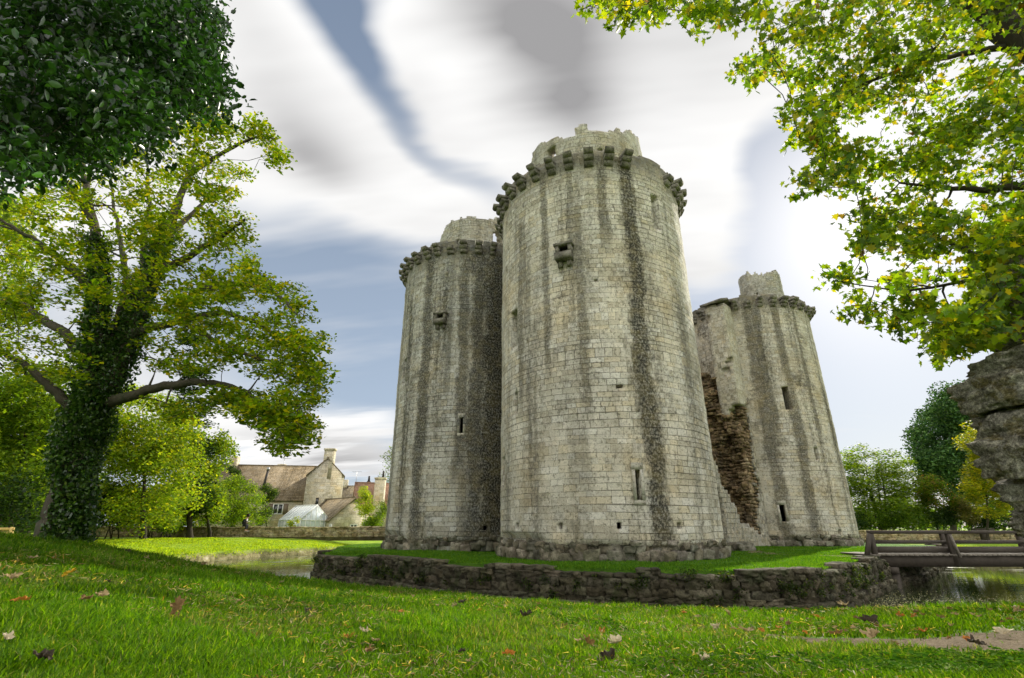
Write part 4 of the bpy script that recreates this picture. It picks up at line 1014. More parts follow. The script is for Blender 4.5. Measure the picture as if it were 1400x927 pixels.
# ================================================================== WOODEN BRIDGE
M_WOOD = plain('weathered_wood', (.058, .047, .036), .75, 9, .45, 0, .012)
M_WOODL = plain('bleached_wood', (.17, .15, .12), .8, 11, .35, 0, .01)
def bridge():
    x0, x1 = 12.45, 31.0; y0, y1 = 18.75, 20.35; zd = .10
    t = thing('wooden_bridge', 'dark timber footbridge with plank deck and rails crossing the moat on the right', 'bridge', ((x0+x1)/2, (y0+y1)/2, -.9))
    for y in (y0+.1, y1-.1):
        mb = MB(); mb.box((x0-.1+(1.0 if y > y0+1 else 0), y-.11, zd-.40), (x1, y+.11, zd-.06)); mb.build('beam', M_WOOD, t)
    mb = MB(); x = x0-.05
    while x < x1:
        w = rng.uniform(.15, .19); dz = rng.uniform(-.006, .006)
        mb.box((x, y0-.07+rng.uniform(-.03, .03), zd-.055+dz), (x+w-.014, y1+.07, zd+dz), tuple([rng.uniform(.75, 1.2)]*3)); x += w
    mb.build('deck', M_WOODL, t)
    posts = [x0+.12, 15.3, 18.2, 21.2, 24.2, 27.2, 30.3]
    for side, y in ((-1, y0), (1, y1)):
        posts = [v+(1.08 if side > 0 and v < 30 else 0) for v in posts]
        for i, px_ in enumerate(posts):
            mb = MB(); mb.box((px_-.075, y-.07, zd-.38), (px_+.075, y+.07, zd+.70)); mb.build('post', M_WOOD, t)
            if i > 0 and side < 0:
                mb = MB(); mb.beam((px_-.0, y-.24, zd-.10), (px_-.0, y-.075, zd+.62), .10, .05, (1, 0, 0)); mb.build('brace', M_WOODL, t)
        for nm, z0, z1, off in (('top_rail', .66, .76, 0), ('middle_rail', .33, .42, .09*side*-1), ('kick_board', .04, .20, .09*side*-1)):
            for a, b in zip(posts[:-1], posts[1:]):
                mb = MB(); yy = y+off; tw = .075 if nm == 'top_rail' else .025
                if nm == 'top_rail': mb.box((a-.07, yy-tw, zd+z0), (b-.073, yy+tw, zd+z1))
                else: mb.box((a-.0, yy-tw, zd+z0), (b-.004, yy+tw, zd+z1))
                mb.build(nm, M_WOOD, t)
    mb = MB(); mb.beam((x0-.30, y0-.18, zd-.1), (x0+.02, y0-.12, zd+.66), .14, .09, (0, 1, 0)); mb.build('end_brace', M_WOOD, t)
    mb = MB(); mb.box((x0-.34, y0-.1, zd-.32), (x0-.12, y0+.5, zd-.062)); mb.build('sill_beam', M_WOOD, t)
    for px_ in (13.05, 19.3, 25.4):
        mb = MB()
        for y in (y0+.1, y1-.1): mb.box((px_-.16, y-.14, -2.6), (px_+.16, y+.14, zd-.41))
        mb.box((px_-.14, y0-.12, zd-.62), (px_+.14, y1+.12, zd-.412)); mb.box((px_-.42, y0+.28, -2.6), (px_+.42, y1-.28, zd-.63)); mb.build('trestle', M_WOOD, t)
bridge()

# path on the island leading to the bridge
def path_mesh(name, pts, wid, zoff, zf, m, n=60):
    pts = np.array(pts, float); t = np.linspace(0, 1, n); L = np.linspace(0, 1, len(pts))
    c = np.stack([np.interp(t, L, pts[:, 0]), np.interp(t, L, pts[:, 1])], 1)
    for _ in range(6): c[1:-1] = (c[:-2]+2*c[1:-1]+c[2:])/4
    w = np.interp(t, np.linspace(0, 1, len(wid)), wid); d = np.gradient(c, axis=0); d /= np.linalg.norm(d, axis=1)[:, None]; nrm = np.stack([-d[:, 1], d[:, 0]], 1)
    K = 12; V = []
    for k in range(K+1):
        f = k/K*2-1; e = w*(1+.25*vn(np.stack([t*23, t*0+np.sign(f)*5, t*0], 1), 1, 9))
        q = c+nrm*(f*e)[:, None]; V.append(np.stack([q[:, 0], q[:, 1], zf(q[:, 0], q[:, 1])+zoff*(1-abs(f)**4*1.6)], 1))
    V = np.stack(V, 1).reshape(-1, 3); i, j = np.meshgrid(np.arange(n-1), np.arange(K), indexing='ij'); i = i.ravel(); j = j.ravel()
    F = np.stack([i*(K+1)+j, (i+1)*(K+1)+j, (i+1)*(K+1)+j+1, i*(K+1)+j+1], 1)[:, ::-1]
    return mk(name, V, F, m, smooth=True)
mp, g = mat('gravel'); pos = g.pos(); n = g.noise(pos, 60, 4, .8); n2 = g.noise(pos, 5, 4, .6)
c = g.ramp(n, [(.3, (.16, .12, .08)), (.5, (.33, .27, .20)), (.7, (.52, .46, .38))]); c = g.mix(g.m('MULTIPLY', g.step(.5, .65, n2), .4), c, (.12, .09, .06))
c = g.mix(1.0, c, (.60, .56, .45), 'MULTIPLY'); finish(g, c, .95, g.bump(n, .03), .1)
tag(path_mesh('gravel_path', [(12.2, 19.4), (11.0, 20.6), (10.2, 22.6), (11.2, 25.0)], [.5, .4, .35], .02, isl_z, mp), kind='structure')
_pp = [hitg(1050, 870), hitg(1150, 878), hitg(1250, 882), hitg(1330, 880), hitg(1400, 873), hitg(1470, 868)]
PATH = np.array([p[:2] for p in _pp])
tag(path_mesh('dirt_path', PATH, [.06, .19, .32, .38, .42, .46], .012, lambda x, y: ground(x, y), mp, 140), kind='structure')

# ================================================================== COTTAGES
M_RENDER = ashlar('cottage_stone', .3, .5, (), .25, (1.28, 1.2, 1.05), .012, 0, .7)
M_ROOF = ashlar('stone_slate_roof', .28, .34, (), .5, (.64, .54, .42), .028, 0, .4)
M_ROOF2 = ashlar('grey_slate_roof', .26, .32, (), .7, (.62, .54, .43), .028, 0, .2)
M_ROOFR = ashlar('red_tile_roof', .22, .26, (), .3, (.82, .52, .42), .02, 0, .3)
M_DARK = plain('dark_metal', (.03, .025, .022), .6); M_GLASSD = plain('window_glass', (.02, .022, .022), .08, spec=.8)
M_WHITE = plain('white_paint', (.78, .78, .74), .5); M_GREYW = plain('aerial_metal', (.3, .3, .3), .4, metal=.8)
M_POT = plain('clay_pot', (.32, .16, .09), .8, 6)
def gable_house(t, A, B, wid, zb, ze, zr, mw, mr, over=.25, gthick=.0):
    """prism house: ridge from A to B (xy), wid: total width; returns frame"""
    A = np.array(A, float); B = np.array(B, float); d = (B-A)/np.linalg.norm(B-A); n = np.array([d[1], -d[0]]); h = wid/2
    mb = MB()
    sec = [(-h, zb), (h, zb), (h, ze), (0, zr), (-h, ze)]
    mb.prism([(A[0]+n[0]*u, A[1]+n[1]*u, z) for u, z in sec], (B[0]-A[0], B[1]-A[1], 0)); mb.build('wall', mw, t)
    mb = MB(); A2 = A-d*over; B2 = B+d*over; sl = (zr-ze)/h
    for s in (-1, 1):
        p = [(0, zr+.03), (s*(h+over), ze-sl*over+.03), (s*(h+over), ze-sl*over+.17), (0, zr+.19)]
        mb.prism([(A2[0]+n[0]*u, A2[1]+n[1]*u, z) for u, z in p], (B2[0]-A2[0], B2[1]-A2[1], 0))
    mb.beam((A2[0], A2[1], zr+.2), (B2[0], B2[1], zr+.2), .3, .14)
    mb.build('roof', mr, t)
    return d, n
def window(t, c, d, n, w, h, mullions=1, frame=M_WHITE):
    c = np.array(c, float); d3 = np.array([d[0], d[1], 0]); n3 = np.array([n[0], n[1], 0])
    mb = MB(); mb.prism([c+d3*u*w/2+np.array([0, 0, v*h/2])+n3*.02 for u, v in ((-1,-1),(1,-1),(1,1),(-1,1))], n3*.03); wn_ = mb.build('window', M_GLASSD, t)
    mb = MB(); f = .09
    for u in [-1, 1]+[0]*mullions:
        q = c+d3*u*(w/2-f/2)+n3*.05; mb.beam(q-np.array([0, 0, h/2]), q+np.array([0, 0, h/2]), f, .08, n3)
    for v in (-1, 1):
        q = c+np.array([0, 0, v*(h/2-f/2)])+n3*.055; mb.beam(q-d3*w/2, q+d3*w/2, f, .085, n3)
    mb.build('frame', frame, wn_)
    return wn_
def houses():
    gz = 0.1
    # main cottage: long roof facing the camera, gabled wing at its right end
    t = thing('cottage', 'old stone cottage with long stone-slate roof and a tall gabled wing', 'house', (-27, 70, gz))
    A = P(300, 640, 71); B = P(419, 652, 71.5)
    zr = 9.0; ze = 4.45; A_ = np.array([A[0], 71.0]); B_ = np.array([B[0]+.4, 73.0])
    gable_house(t, A_, B_, 8.4, gz, ze, zr, M_RENDER, M_ROOF)
    d = (B_-A_)/np.linalg.norm(B_-A_); n = np.array([d[1], -d[0]])
    # wing, ridge running away from us
    G0 = P(447, 650, 68); G0 = np.array([G0[0], 67.6]); G1 = G0+np.array([-3.6, 10.5])
    zg = 10.0; zge = 7.6
    dd, nn = gable_house(t, G0, G1, 4.6, gz, 7.35, 9.55, M_RENDER, M_ROOF, .12)
    mb = MB(); mb.box((G0[0]-.62, G0[1]+.05, 7.0), (G0[0]+.62, G0[1]+1.0, 10.7)); mb.box((G0[0]-.7, G0[1]-.03, 10.7), (G0[0]+.7, G0[1]+1.08, 10.95)); mb.build('chimney', M_RENDER, t)
    mb = MB(); q = P(325, 640, 71); mb.box((q[0]-1.0, 70.3, 8.2), (q[0]-.1, 71.4, 10.3)); mb.build('chimney', M_RENDER, t)
    mb = MB(); q = P(380.5, 643, 74); mb.box((q[0]-.5, 74.5, 8.0), (q[0]+.5, 75.3, 9.7)); mb.build('chimney', M_RENDER, t)
    # flue pipe
    f0 = P(359, 670, 68.6); f1 = P(367, 640, 68.8); mb = MB(); mb.tube([f0, f1-np.array([0,0,.3])], [.16, .15], 8); fl = mb.build('flue_pipe', M_DARK, t)
    mb = MB(); mb.tube([f1-np.array([0,0,.3]), f1+np.array([0,0,.1])], [.2, .17], 8); mb.build('cap', M_GREYW, fl)
    # windows
    def onwall(px, py, A, B, off):
        dd_ = (B-A)/np.linalg.norm(B-A); nn_ = np.array([dd_[1], -dd_[0]]); A2 = A+nn_*off; r = ray(px, py); k = (A2[0]*dd_[1]-A2[1]*dd_[0])/(r[0]*dd_[1]-r[1]*dd_[0])
        return np.array([r[0]*k, r[1]*k, EYE+r[2]*k]), dd_, nn_
    c, d_, n_ = onwall(380, 696, A_, B_, 4.2); w = window(t, c, d_, n_, 1.25, 1.3, 1, M_WHITE)
    mb = MB()
    for s in (-1, 1):
        q = c+np.array([d_[0], d_[1], 0])*s*.95+np.array([n_[0], n_[1], 0])*.04; mb.beam(q-np.array([0, 0, .65]), q+np.array([0, 0, .65]), .55, .05, (n_[0], n_[1], 0))
    mb.build('shutters', plain('shutter_paint', (.16, .12, .08), .7), w)
    gA = np.array([G0[0]-5, G0[1]]); gB = np.array([G0[0]+5, G0[1]]); wd = G1-G0; wd /= np.linalg.norm(wd); perp = np.array([wd[1], -wd[0]])
    c, d_, n_ = onwall(433.5, 686, G0-perp*3, G0+perp*3, 0); window(t, c, d_, n_, .55, 1.1, 0, M_RENDER)
    # aerial
    a0 = P(387, 645, 74.5); a1 = P(389, 627, 74.5); mb = MB(); mb.tube([a0, a1], .035, 5); mb.tube([a1+np.array([-.3, 0, -.05]), a1+np.array([1.0, 0, .05])], .03, 5)
    for u in np.linspace(-.1, .9, 6): mb.tube([a1+np.array([u, -.3, 0]), a1+np.array([u, .3, .05])], .02, 4)
    mb.build('aerial', M_GREYW, t)

    # greenhouse
    gp = P(430, 722, 60); t = thing('greenhouse', 'white-framed lean greenhouse with glazed gable in front of the cottage', 'greenhouse', (gp[0], 61, gz))
    g0 = P(381, 712.5, 60); g1 = P(416, 712.5, 58); g2 = P(447.5, 712.5, 60.5)
    zev = (g0[2]+g1[2])/2-.0; apex = (P(434.5, 691, 59.3)); back = P(402, 692, 62)
    A0 = np.array([apex[0], 59.2]); dirr = np.array([back[0]-apex[0], 62.5-59.2]); B0 = A0+dirr; L = np.linalg.norm(dirr); dd = dirr/L; nn = np.array([dd[1], -dd[0]]); zr = apex[2]; h = 1.75; ze = 1.75; 
    M_GL, gg = mat('greenhouse_glass')
    b = gg.node('ShaderNodeBsdfPrincipled'); b.inputs['Base Color'].default_value = (.75, .82, .84, 1); b.inputs['Roughness'].default_value = .18; b.inputs['Transmission Weight'].default_value = .35; b.inputs['Specular IOR Level'].default_value = .7
    o_ = gg.node('ShaderNodeOutputMaterial'); gg.l.new(b.outputs[0], o_.inputs[0])
    def W(u, s, z): q = A0+dd*s+nn*u; return np.array([q[0], q[1], z])
    mb = MB()
    for s in (-1, 1): mb.prism([W(0, 0, zr), W(0, L, zr), W(s*h, L, ze), W(s*h, 0, ze)], np.array([0, 0, .03]))
    for s in (-1, 1): mb.prism([W(s*h, 0, gz), W(s*h, L, gz), W(s*h, L, ze-.01), W(s*h, 0, ze-.01)], np.array([nn[0], nn[1], 0])*.03*s)
    mb.prism([W(-h, 0, gz), W(h, 0, gz), W(h, 0, ze), W(0, 0, zr), W(-h, 0, ze)], np.array([dd[0], dd[1], 0])*.03)
    mb.build('glazing', M_GL, t)
    mb = MB()
    for s in (-1, 1):
        for k in np.linspace(0, L, 8): mb.beam(W(0, k, zr+.05), W(s*(h+.05), k, ze+.03), .07, .07); mb.beam(W(s*h, k, gz), W(s*h, k, ze), .07, .07, (1, 0, 0))
        mb.beam(W(s*h, 0, ze), W(s*h, L, ze), .1, .1)
    mb.beam(W(0, -.02, zr+.06), W(0, L, zr+.06), .12, .12)
    for u in np.linspace(-h, h, 7): mb.beam(W(u, -.04, gz), W(u, -.04, ze+(zr-ze)*(1-abs(u)/h)), .06, .06, (0, 1, 0))
    mb.beam(W(-h, -.045, ze), W(h, -.045, ze), .09, .07); mb.beam(W(-h, -.045, gz+.9), W(h, -.045, gz+.9), .07, .06)
    mb.build('frame', M_WHITE, t)

    # outbuilding
    q = P(470, 722, 62); t = thing('outbuilding', 'low stone outbuilding with grey slate roof right of the greenhouse', 'house', (q[0], 64, gz))
    A_ = P(444, 687, 66.5); B_ = P(487, 689, 62.5); A_ = np.array([A_[0], 67.0]); B_ = np.array([B_[0], 61.5])
    dd, nn = gable_house(t, A_, B_, 5.4, gz, 1.75, 4.15, M_RENDER, M_ROOF2, .2)
    B2 = np.array(B_); perp = np.array([dd[1], -dd[0]])
    for (px, py, w_, h_) in ((452, 721.5, .6, .8), (483, 720.5, .9, .6), ):
        if px < 460: a_, b_, off = A_, B_, 2.7
        else: a_, b_, off = B_-perp*2.7, B_+perp*2.7, 0
        c, d_, n_ = onwall(px, py, a_, b_, off); 
        if n_[1] > 0: n_ = -n_
        window(t, c, d_, n_, w_, h_, 1, M_WHITE)
    # red roofed house behind
    q = P(505, 722, 85); t = thing('red_roofed_house', 'house with red tiled roof and stone chimney partly hidden by the left tower', 'house', (q[0], 88, gz))
    A_ = P(486, 664, 84); A_ = np.array([A_[0], 84]); B_ = A_+np.array([11.0, 4.0])
    gable_house(t, A_, B_, 6.0, gz, 4.3, 7.7, M_RENDER, M_ROOFR, .15)
    mb = MB(); c = P(517, 690, 82); mb.box((c[0]-.75, 81.6, gz), (c[0]+.75, 82.8, 8.2)); mb.box((c[0]-.85, 81.5, 8.2), (c[0]+.85, 82.9, 8.45)); ch = mb.build('chimney', M_RENDER, t)
    mb = MB(); mb.tube([(c[0]+.35, 82.2, 8.45), (c[0]+.35, 82.2, 9.5)], [.17, .14], 8); mb.build('chimney_pot', M_DARK, ch)
    mb = MB(); c2 = P(500.5, 668, 84); mb.box((c2[0]-.25, 85.0, 7.0), (c2[0]+.25, 85.5, 8.2)); mb.tube([(c2[0], 85.2, 8.2), (c2[0], 85.2, 9.0)], [.18, .15], 8); mb.build('chimney', M_DARK, t)
    mb = MB(); a = P(523, 652, 83); mb.tube([a-np.array([0, 0, 1.6]), a], .035, 4); mb.tube([a+np.array([-.7, 0, 0]), a+np.array([.7, 0, 0])], .03, 4)
    for u in np.linspace(-.6, .6, 5): mb.tube([a+np.array([u, 0, -.25]), a+np.array([u, 0, .25])], .02, 4)
    mb.build('aerial', M_GREYW, t)
    # farther roof
    q = P(473, 722, 96); t = thing('terraced_house', 'brown roofed house glimpsed between the gabled wing and the red roof', 'house', (q[0], 99, gz))
    gable_house(t, np.array([q[0]-3.2, 98.]), np.array([q[0]+3.4, 98.]), 6, gz, 5.6, 8.2, M_RENDER, M_ROOF2, .15)
    mb = MB(); mb.box((q[0]-1.9, 97.6, 7.6), (q[0]-1.2, 98.3, 9.5)); mb.build('chimney', M_RENDER, t)
    mb = MB(); a = np.array([q[0]+.3, 98., 11.0]); mb.tube([a-np.array([0, 0, 3]), a], .04, 4); mb.tube([a+np.array([-.9, 0, 0]), a+np.array([.9, 0, 0])], .035, 4); mb.build('aerial', M_GREYW, t)
houses()

# ================================================================== PERSON ON THE WALL, BENCHES
def skin_obj(name, verts, edges_, rads, m, parent, lv=1):
    org = ORG[parent.name] if parent else np.array(verts[0])
    me = bpy.data.meshes.new(name); me.from_pydata([tuple(np.array(v)-org) for v in verts], edges_, []); me.materials.append(m)
    o = bpy.data.objects.new(name, me); C.objects.link(o); o.parent = parent; ORG[o.name] = org
    if parent is None: o.location = tuple(org)
    sk = o.modifiers.new('skin', 'SKIN'); sk.use_smooth_shade = True
    for d, r in zip(me.skin_vertices[0].data, rads): d.radius = (r, r) if not isinstance(r, tuple) else r
    me.skin_vertices[0].data[0].use_root = True
    ss = o.modifiers.new('sub', 'SUBSURF'); ss.levels = lv; ss.render_levels = lv
    return o
def person():
    q = P(330, 725, 47.6); x0, y0, z0 = q[0], 47.72, 1.12   # hips on the wall top
    M_SKIN = plain('skin', (.45, .27, .19), .6); M_JK = plain('black_jacket', (.012, .012, .014), .8); M_TR = plain('dark_trousers', (.02, .02, .028), .8); M_SH = plain('pale_shoe', (.4, .33, .3), .7); M_HR = plain('dark_hair', (.02, .012, .008), .6); M_WH = plain('white_shirt', (.7, .66, .68), .8)
    t = thing('person', 'person in a black jacket sitting on the far wall, leaning over something in the hands', 'person', (x0, y0, z0-.9))
    def p(dx, dz, dy=0): return (x0+dx, y0+dy, z0+dz)
    # pelvis, belly, chest, neck, head; legs forward (+x, towards the camera side), arms to the lap
    V = [p(0, .10), p(.06, .30), p(.16, .52), p(.25, .64), p(.31, .72), p(.36, .84)]
    E = [(0, 1), (1, 2), (2, 3), (3, 4), (4, 5)]; Rr = [.15, .145, .16, .075, .085, .10]
    for s in (-1, 1):
        n0 = len(V); V += [p(.30, .10, s*.10-.08), p(.46, .08, s*.12-.18), p(.44, -.38, s*.12-.20), p(.56, -.42, s*.12-.22)]; E += [(0, n0), (n0, n0+1), (n0+1, n0+2), (n0+2, n0+3)]; Rr += [.085, .07, .045, .04]
        n0 = len(V); V += [p(.17, .50, s*.20), p(.20, .26, s*.24-.05), p(.42, .26, s*.08-.12), p(.50, .28, s*.04-.14)]; E += [(2, n0), (n0, n0+1), (n0+1, n0+2), (n0+2, n0+3)]; Rr += [.06, .045, .032, .035]
    skin_obj('body', V, E, Rr, M_SKIN, t, 2)
    # jacket and trousers as slightly larger sleeves over the same joints
    jv = [V[0], V[1], V[2], (V[3][0]-.02, V[3][1], V[3][2]-.02)]; je = [(0, 1), (1, 2), (2, 3)]; jr = [.17, .175, .19, .10]
    for k in (10, 18):
        n0 = len(jv); a = V[k]; b = V[k+1]; c_ = tuple(np.array(V[k+2])*.8+np.array(b)*.2); jv += [a, b, c_]; je += [(2, n0), (n0, n0+1), (n0+1, n0+2)]; jr += [.08, .065, .05]
    skin_obj('jacket', jv, je, jr, M_JK, t, 2)
    tv = [V[0]]; te = []; tr = [.165]
    for k in (6, 14):
        n0 = len(tv); tv += [V[k], V[k+1], tuple(np.array(V[k+2])*.85+np.array(V[k+1])*.15)]; te += [(0, n0), (n0, n0+1), (n0+1, n0+2)]; tr += [.105, .088, .065]
    skin_obj('trousers', tv, te, tr, M_TR, t, 2)
    mb = MB(); W = ROCK_MD[0]*np.array([.24, .22, .25])+np.array(p(.325, .89)); mb.add(W, ROCKF_MD); mb.build('hair', M_HR, t, smooth=True)
    for s in (-1, 1):
        mb = MB(); W = ROCK_MD[1]*np.array([.27, .1, .09])+np.array(p(.56, -.45, s*.12-.22)); mb.add(W, ROCKF_MD); mb.build('shoe', M_SH, t, smooth=True)
    mb = MB(); a = np.array(p(.47, .33, -.15)); mb.beam(a-np.array([0, .12, .02]), a+np.array([.02, .12, .04]), .16, .02, (-.5, 0, 1)); tag(mb.build('white_paper', M_WH), 'small white paper held by the person sitting on the wall', 'paper')
    W = ROCK_MD[2]*np.array([.1, .16, .2])+np.array(p(.30, .50, -.03)); mb = MB(); mb.add(W, ROCKF_MD); mb.build('shirt_front', M_WH, t, smooth=True)
person()
def bench_left():
    b = P(-14, 728, 20); gz = ground(b[0], b[1])[0]; t = thing('wooden_bench', 'sunlit yellowish wooden bench end cut off by the left edge of the frame', 'bench', (b[0], 20, gz))
    M = plain('bench_wood', (.55, .40, .13), .7, 8, .3); x1 = b[0]+.62; x0 = x1-1.7
    mb = MB()
    for y in (19.75, 19.88, 20.01, 20.14): mb.box((x0, y, gz+.42), (x1, y+.10, gz+.46))
    mb.build('seat', M, t)
    mb = MB()
    for z in (.58, .72, .86): mb.box((x0, 20.25, gz+z), (x1, 20.29, gz+z+.1))
    mb.build('backrest', M, t)
    for x in (x0+.02, x1-.1):
        mb = MB(); mb.box((x, 19.78, gz), (x+.07, 19.85, gz+.62)); mb.box((x, 20.2, gz), (x+.07, 20.245, gz+.98)); mb.build('leg', M, t)
        mb = MB(); mb.box((x-.01, 19.7, gz+.625), (x+.08, 20.19, gz+.67)); mb.build('armrest', M, t)
bench_left()
def bench_right():
    b = P(1347, 738, 43.4); gz = ground(b[0], b[1])[0]; t = thing('garden_bench', 'small dark slab bench standing before the golden wall behind the bridge', 'bench', (b[0], 43.4, gz))
    mb = MB(); mb.box((b[0]-.75, 43.1, gz+.72), (b[0]+.75, 43.6, gz+.95)); mb.build('seat', M_WOOD, t)
    mb = MB(); mb.box((b[0]-.25, 43.2, gz-.05), (b[0]+.25, 43.5, gz+.715)); mb.build('pedestal', M_WOOD, t)
bench_right()

# ================================================================== GRASS
def blades(pos, h, w, lean, cols, r):
    n = len(pos); a = r.uniform(0, 2*pi, n); dx, dy = np.cos(a), np.sin(a); b = r.uniform(0, 2*pi, n); lx, ly = np.cos(b)*lean*h, np.sin(b)*lean*h
    z = np.zeros(n); sd = np.stack([dx, dy, z], 1)*w[:, None]*.5
    m_ = pos+np.stack([lx*.3, ly*.3, h*.55], 1); t_ = pos+np.stack([lx, ly, h*(1-.25*lean)], 1)
    V = np.stack([pos-sd, pos+sd, m_+sd*.75, m_-sd*.75, t_], 1).reshape(-1, 3); k = np.arange(n)*5
    F4 = np.stack([k, k+1, k+2, k+3], 1); F3 = np.stack([k+3, k+2, k+4], 1)
    c = np.repeat(cols, 5, axis=0)
    return V, F4, F3, c
L_GRS = leaf_mat('grass_blade', .5, (1.9, 1.9, .35), .6, .12)
def grass():
    r = np.random.default_rng(5); N = 430000
    az = np.radians(r.uniform(-52, 52, N)); d = np.exp(r.uniform(np.log(1.25), np.log(17), N)); x, y = d*np.sin(az), d*np.cos(az)
    azd = np.degrees(az); re = np.interp(azd, RE_A, RE_D); keep = (d < re+.35) | (azd < -40)
    # thin over the dirt path
    pd = np.min(np.hypot(x[:, None]-np.interp(np.linspace(0, 1, 50), np.linspace(0, 1, len(PATH)), PATH[:, 0]), y[:, None]-np.interp(np.linspace(0, 1, 50), np.linspace(0, 1, len(PATH)), PATH[:, 1])), axis=1) if True else 0
    pw = np.interp(x, [PATH[0, 0], PATH[1, 0], PATH[-1, 0]], [.04, .29, .46]); keep &= (pd > pw*(1+.3*r.normal(size=N))) | (x < PATH[0, 0]) | (r.uniform(size=N) < .03)
    x, y, d = x[keep], y[keep], d[keep]; z = ground(x, y); p = np.stack([x, y, z-.004], 1); n = len(x)
    pn = np.stack([x, y, x*0], 1); tuft = vn(pn, 2.6, 31)*.5+vn(pn, 7.5, 32)*.5; bigp = vn(pn, .7, 33)
    patchy = np.clip(.75+tuft*.9+bigp*.35, .25, 1.9)
    h = (.040+.006*d)*.85*patchy*r.uniform(.5, 1.35, n); w = (.0024+.00125*d)*r.uniform(.7, 1.3, n)
    dry = (vn(pn, 1.3, 35)+.5*vn(pn, 4, 36)) > .38
    cols = palette(n, [(.034,.088,.003),(.062,.135,.004),(.105,.19,.007),(.20,.21,.06)], [4, 5, 3, .6], r)*(1+.45*bigp+.2*vn(pn, 1.9, 39))[:, None]
    cd = palette(n, [(.10,.14,.03),(.2,.19,.08),(.08,.15,.02)], [2, 1.3, 3], r); cols = np.where((dry & (r.uniform(size=n) < .55))[:, None], cd, cols)
    V, F4, F3, c = blades(p, h, w, r.uniform(.1, 1.0, n), cols, r)
    tag(mk('grass', V, [F4, F3], L_GRS, col=c, loc=(0, 5, 0), uv=False), kind='stuff')
    # clover, plantain and daisy leaves low in the sward; straw and crumbs of dead leaf on top
    def scat(n, d0, d1, thr, sc, seed):
        az = np.radians(r.uniform(-50, 50, n)); d = np.exp(r.uniform(np.log(d0), np.log(d1), n)); x, y = d*np.sin(az), d*np.cos(az)
        k = vn(np.stack([x, y, x*0], 1), sc, seed) > thr; k &= d < np.interp(np.degrees(az), RE_A, RE_D); return x[k], y[k], d[k]
    x, y, d = scat(60000, 1.3, 9, .5, 1.6, 61); p = np.stack([x, y, ground(x, y)+.018+r.uniform(0, .03, len(x))], 1)
    V, F, c = leaves(p, (.010+.004*d)*r.uniform(.7, 1.5, len(x)), palette(len(x), [(.03,.085,.008),(.05,.12,.012),(.09,.15,.03)], [3, 3, 1], r), 'holly', .75, 0, r)
    tag(mk('clover', V, F, leaf_mat('clover_leaf', .4, (1.8, 1.9, .4), .95, 0.0), col=c, loc=(0, 5, 0)), kind='stuff')
    x, y, d = scat(16000, 1.4, 10, -.15, .9, 62); p = np.stack([x, y, ground(x, y)+.03+r.uniform(0, .03, len(x))], 1)
    V, F, c = leaves(p, (.010+.0045*d)*r.uniform(.4, 1.5, len(x)), palette(len(x), [(.30,.24,.13),(.16,.10,.05),(.40,.34,.2),(.08,.05,.03)], [3, 3, 2, 2], r), 'needle', .5, 0, r)
    tag(mk('lawn_litter', V, F, L_GEN, col=c, loc=(0, 5, 0)), kind='stuff')
    # island turf
    N = 150000; ph = r.uniform(0, 2*pi, N); q = np.sqrt(r.uniform(0, 1, N)); rr = isl_r(ICT, ph)-.1; x = ICT[0]+np.cos(ph)*rr*q; y = ICT[1]+np.sin(ph)*rr*q
    # favour the near rim
    N2 = 90000; s = r.uniform(0, MOAT_END, N2); e = np.array([MOAT_AT(v) for v in s[::60]]); e = np.repeat(e, 60, 0)[:N2]+r.normal(0, .25, (N2, 2)); f = np.abs(r.normal(0, 1.6, N2)); dv = ICT-e; dl = np.linalg.norm(dv, axis=1)[:, None]; e = e+dv/dl*(f[:, None]-.1)
    x = np.concatenate([x, e[:, 0]]); y = np.concatenate([y, e[:, 1]])
    keep = np.ones(len(x), bool)
    for k_ in TW.values(): keep &= np.hypot(x-k_[0][0], y-k_[0][1]) > k_[1]+.05
    keep &= (np.hypot(x, y) < 34); a_ = np.arctan2(y-ICT[1], x-ICT[0]); keep &= np.hypot(x-ICT[0], y-ICT[1]) < isl_r(ICT, a_)-.02
    x, y = x[keep], y[keep]; n = len(x); p = np.stack([x, y, isl_z(x, y)-.005], 1); pn = np.stack([x, y, x*0], 1)
    h = .05*np.clip(1+vn(pn, 1.5, 40)*.6, .4, 2)*r.uniform(.5, 1.5, n); w = .016*r.uniform(.6, 1.3, n)
    V, F4, F3, c = blades(p, h, w, r.uniform(.1, .8, n), palette(n, [(.045,.125,.010),(.075,.175,.012),(.13,.23,.02)], [4, 4, 2], r), r)
    tag(mk('island_grass', V, [F4, F3], L_GRS, col=c, loc=(7, 20, 0), uv=False), kind='stuff')
    # far lawn
    N = 110000; az = np.radians(r.uniform(-44, -10, N)); d = r.uniform(24, 50, N); az2 = np.radians(r.uniform(33, 46, 30000)); d2 = r.uniform(34, 46, 30000); az = np.concatenate([az, az2]); d = np.concatenate([d, d2])
    x, y = d*np.sin(az), d*np.cos(az); z = ground(x, y); keep = z > -.78; x, y, z = x[keep], y[keep], z[keep]; n = len(x); pn = np.stack([x, y, x*0], 1)
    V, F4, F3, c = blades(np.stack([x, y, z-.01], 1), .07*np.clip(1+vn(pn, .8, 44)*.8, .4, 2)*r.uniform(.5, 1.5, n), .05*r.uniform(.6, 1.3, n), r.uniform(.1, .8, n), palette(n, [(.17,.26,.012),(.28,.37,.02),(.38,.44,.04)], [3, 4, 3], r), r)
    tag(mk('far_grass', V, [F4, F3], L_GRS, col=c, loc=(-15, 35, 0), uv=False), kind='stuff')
grass()
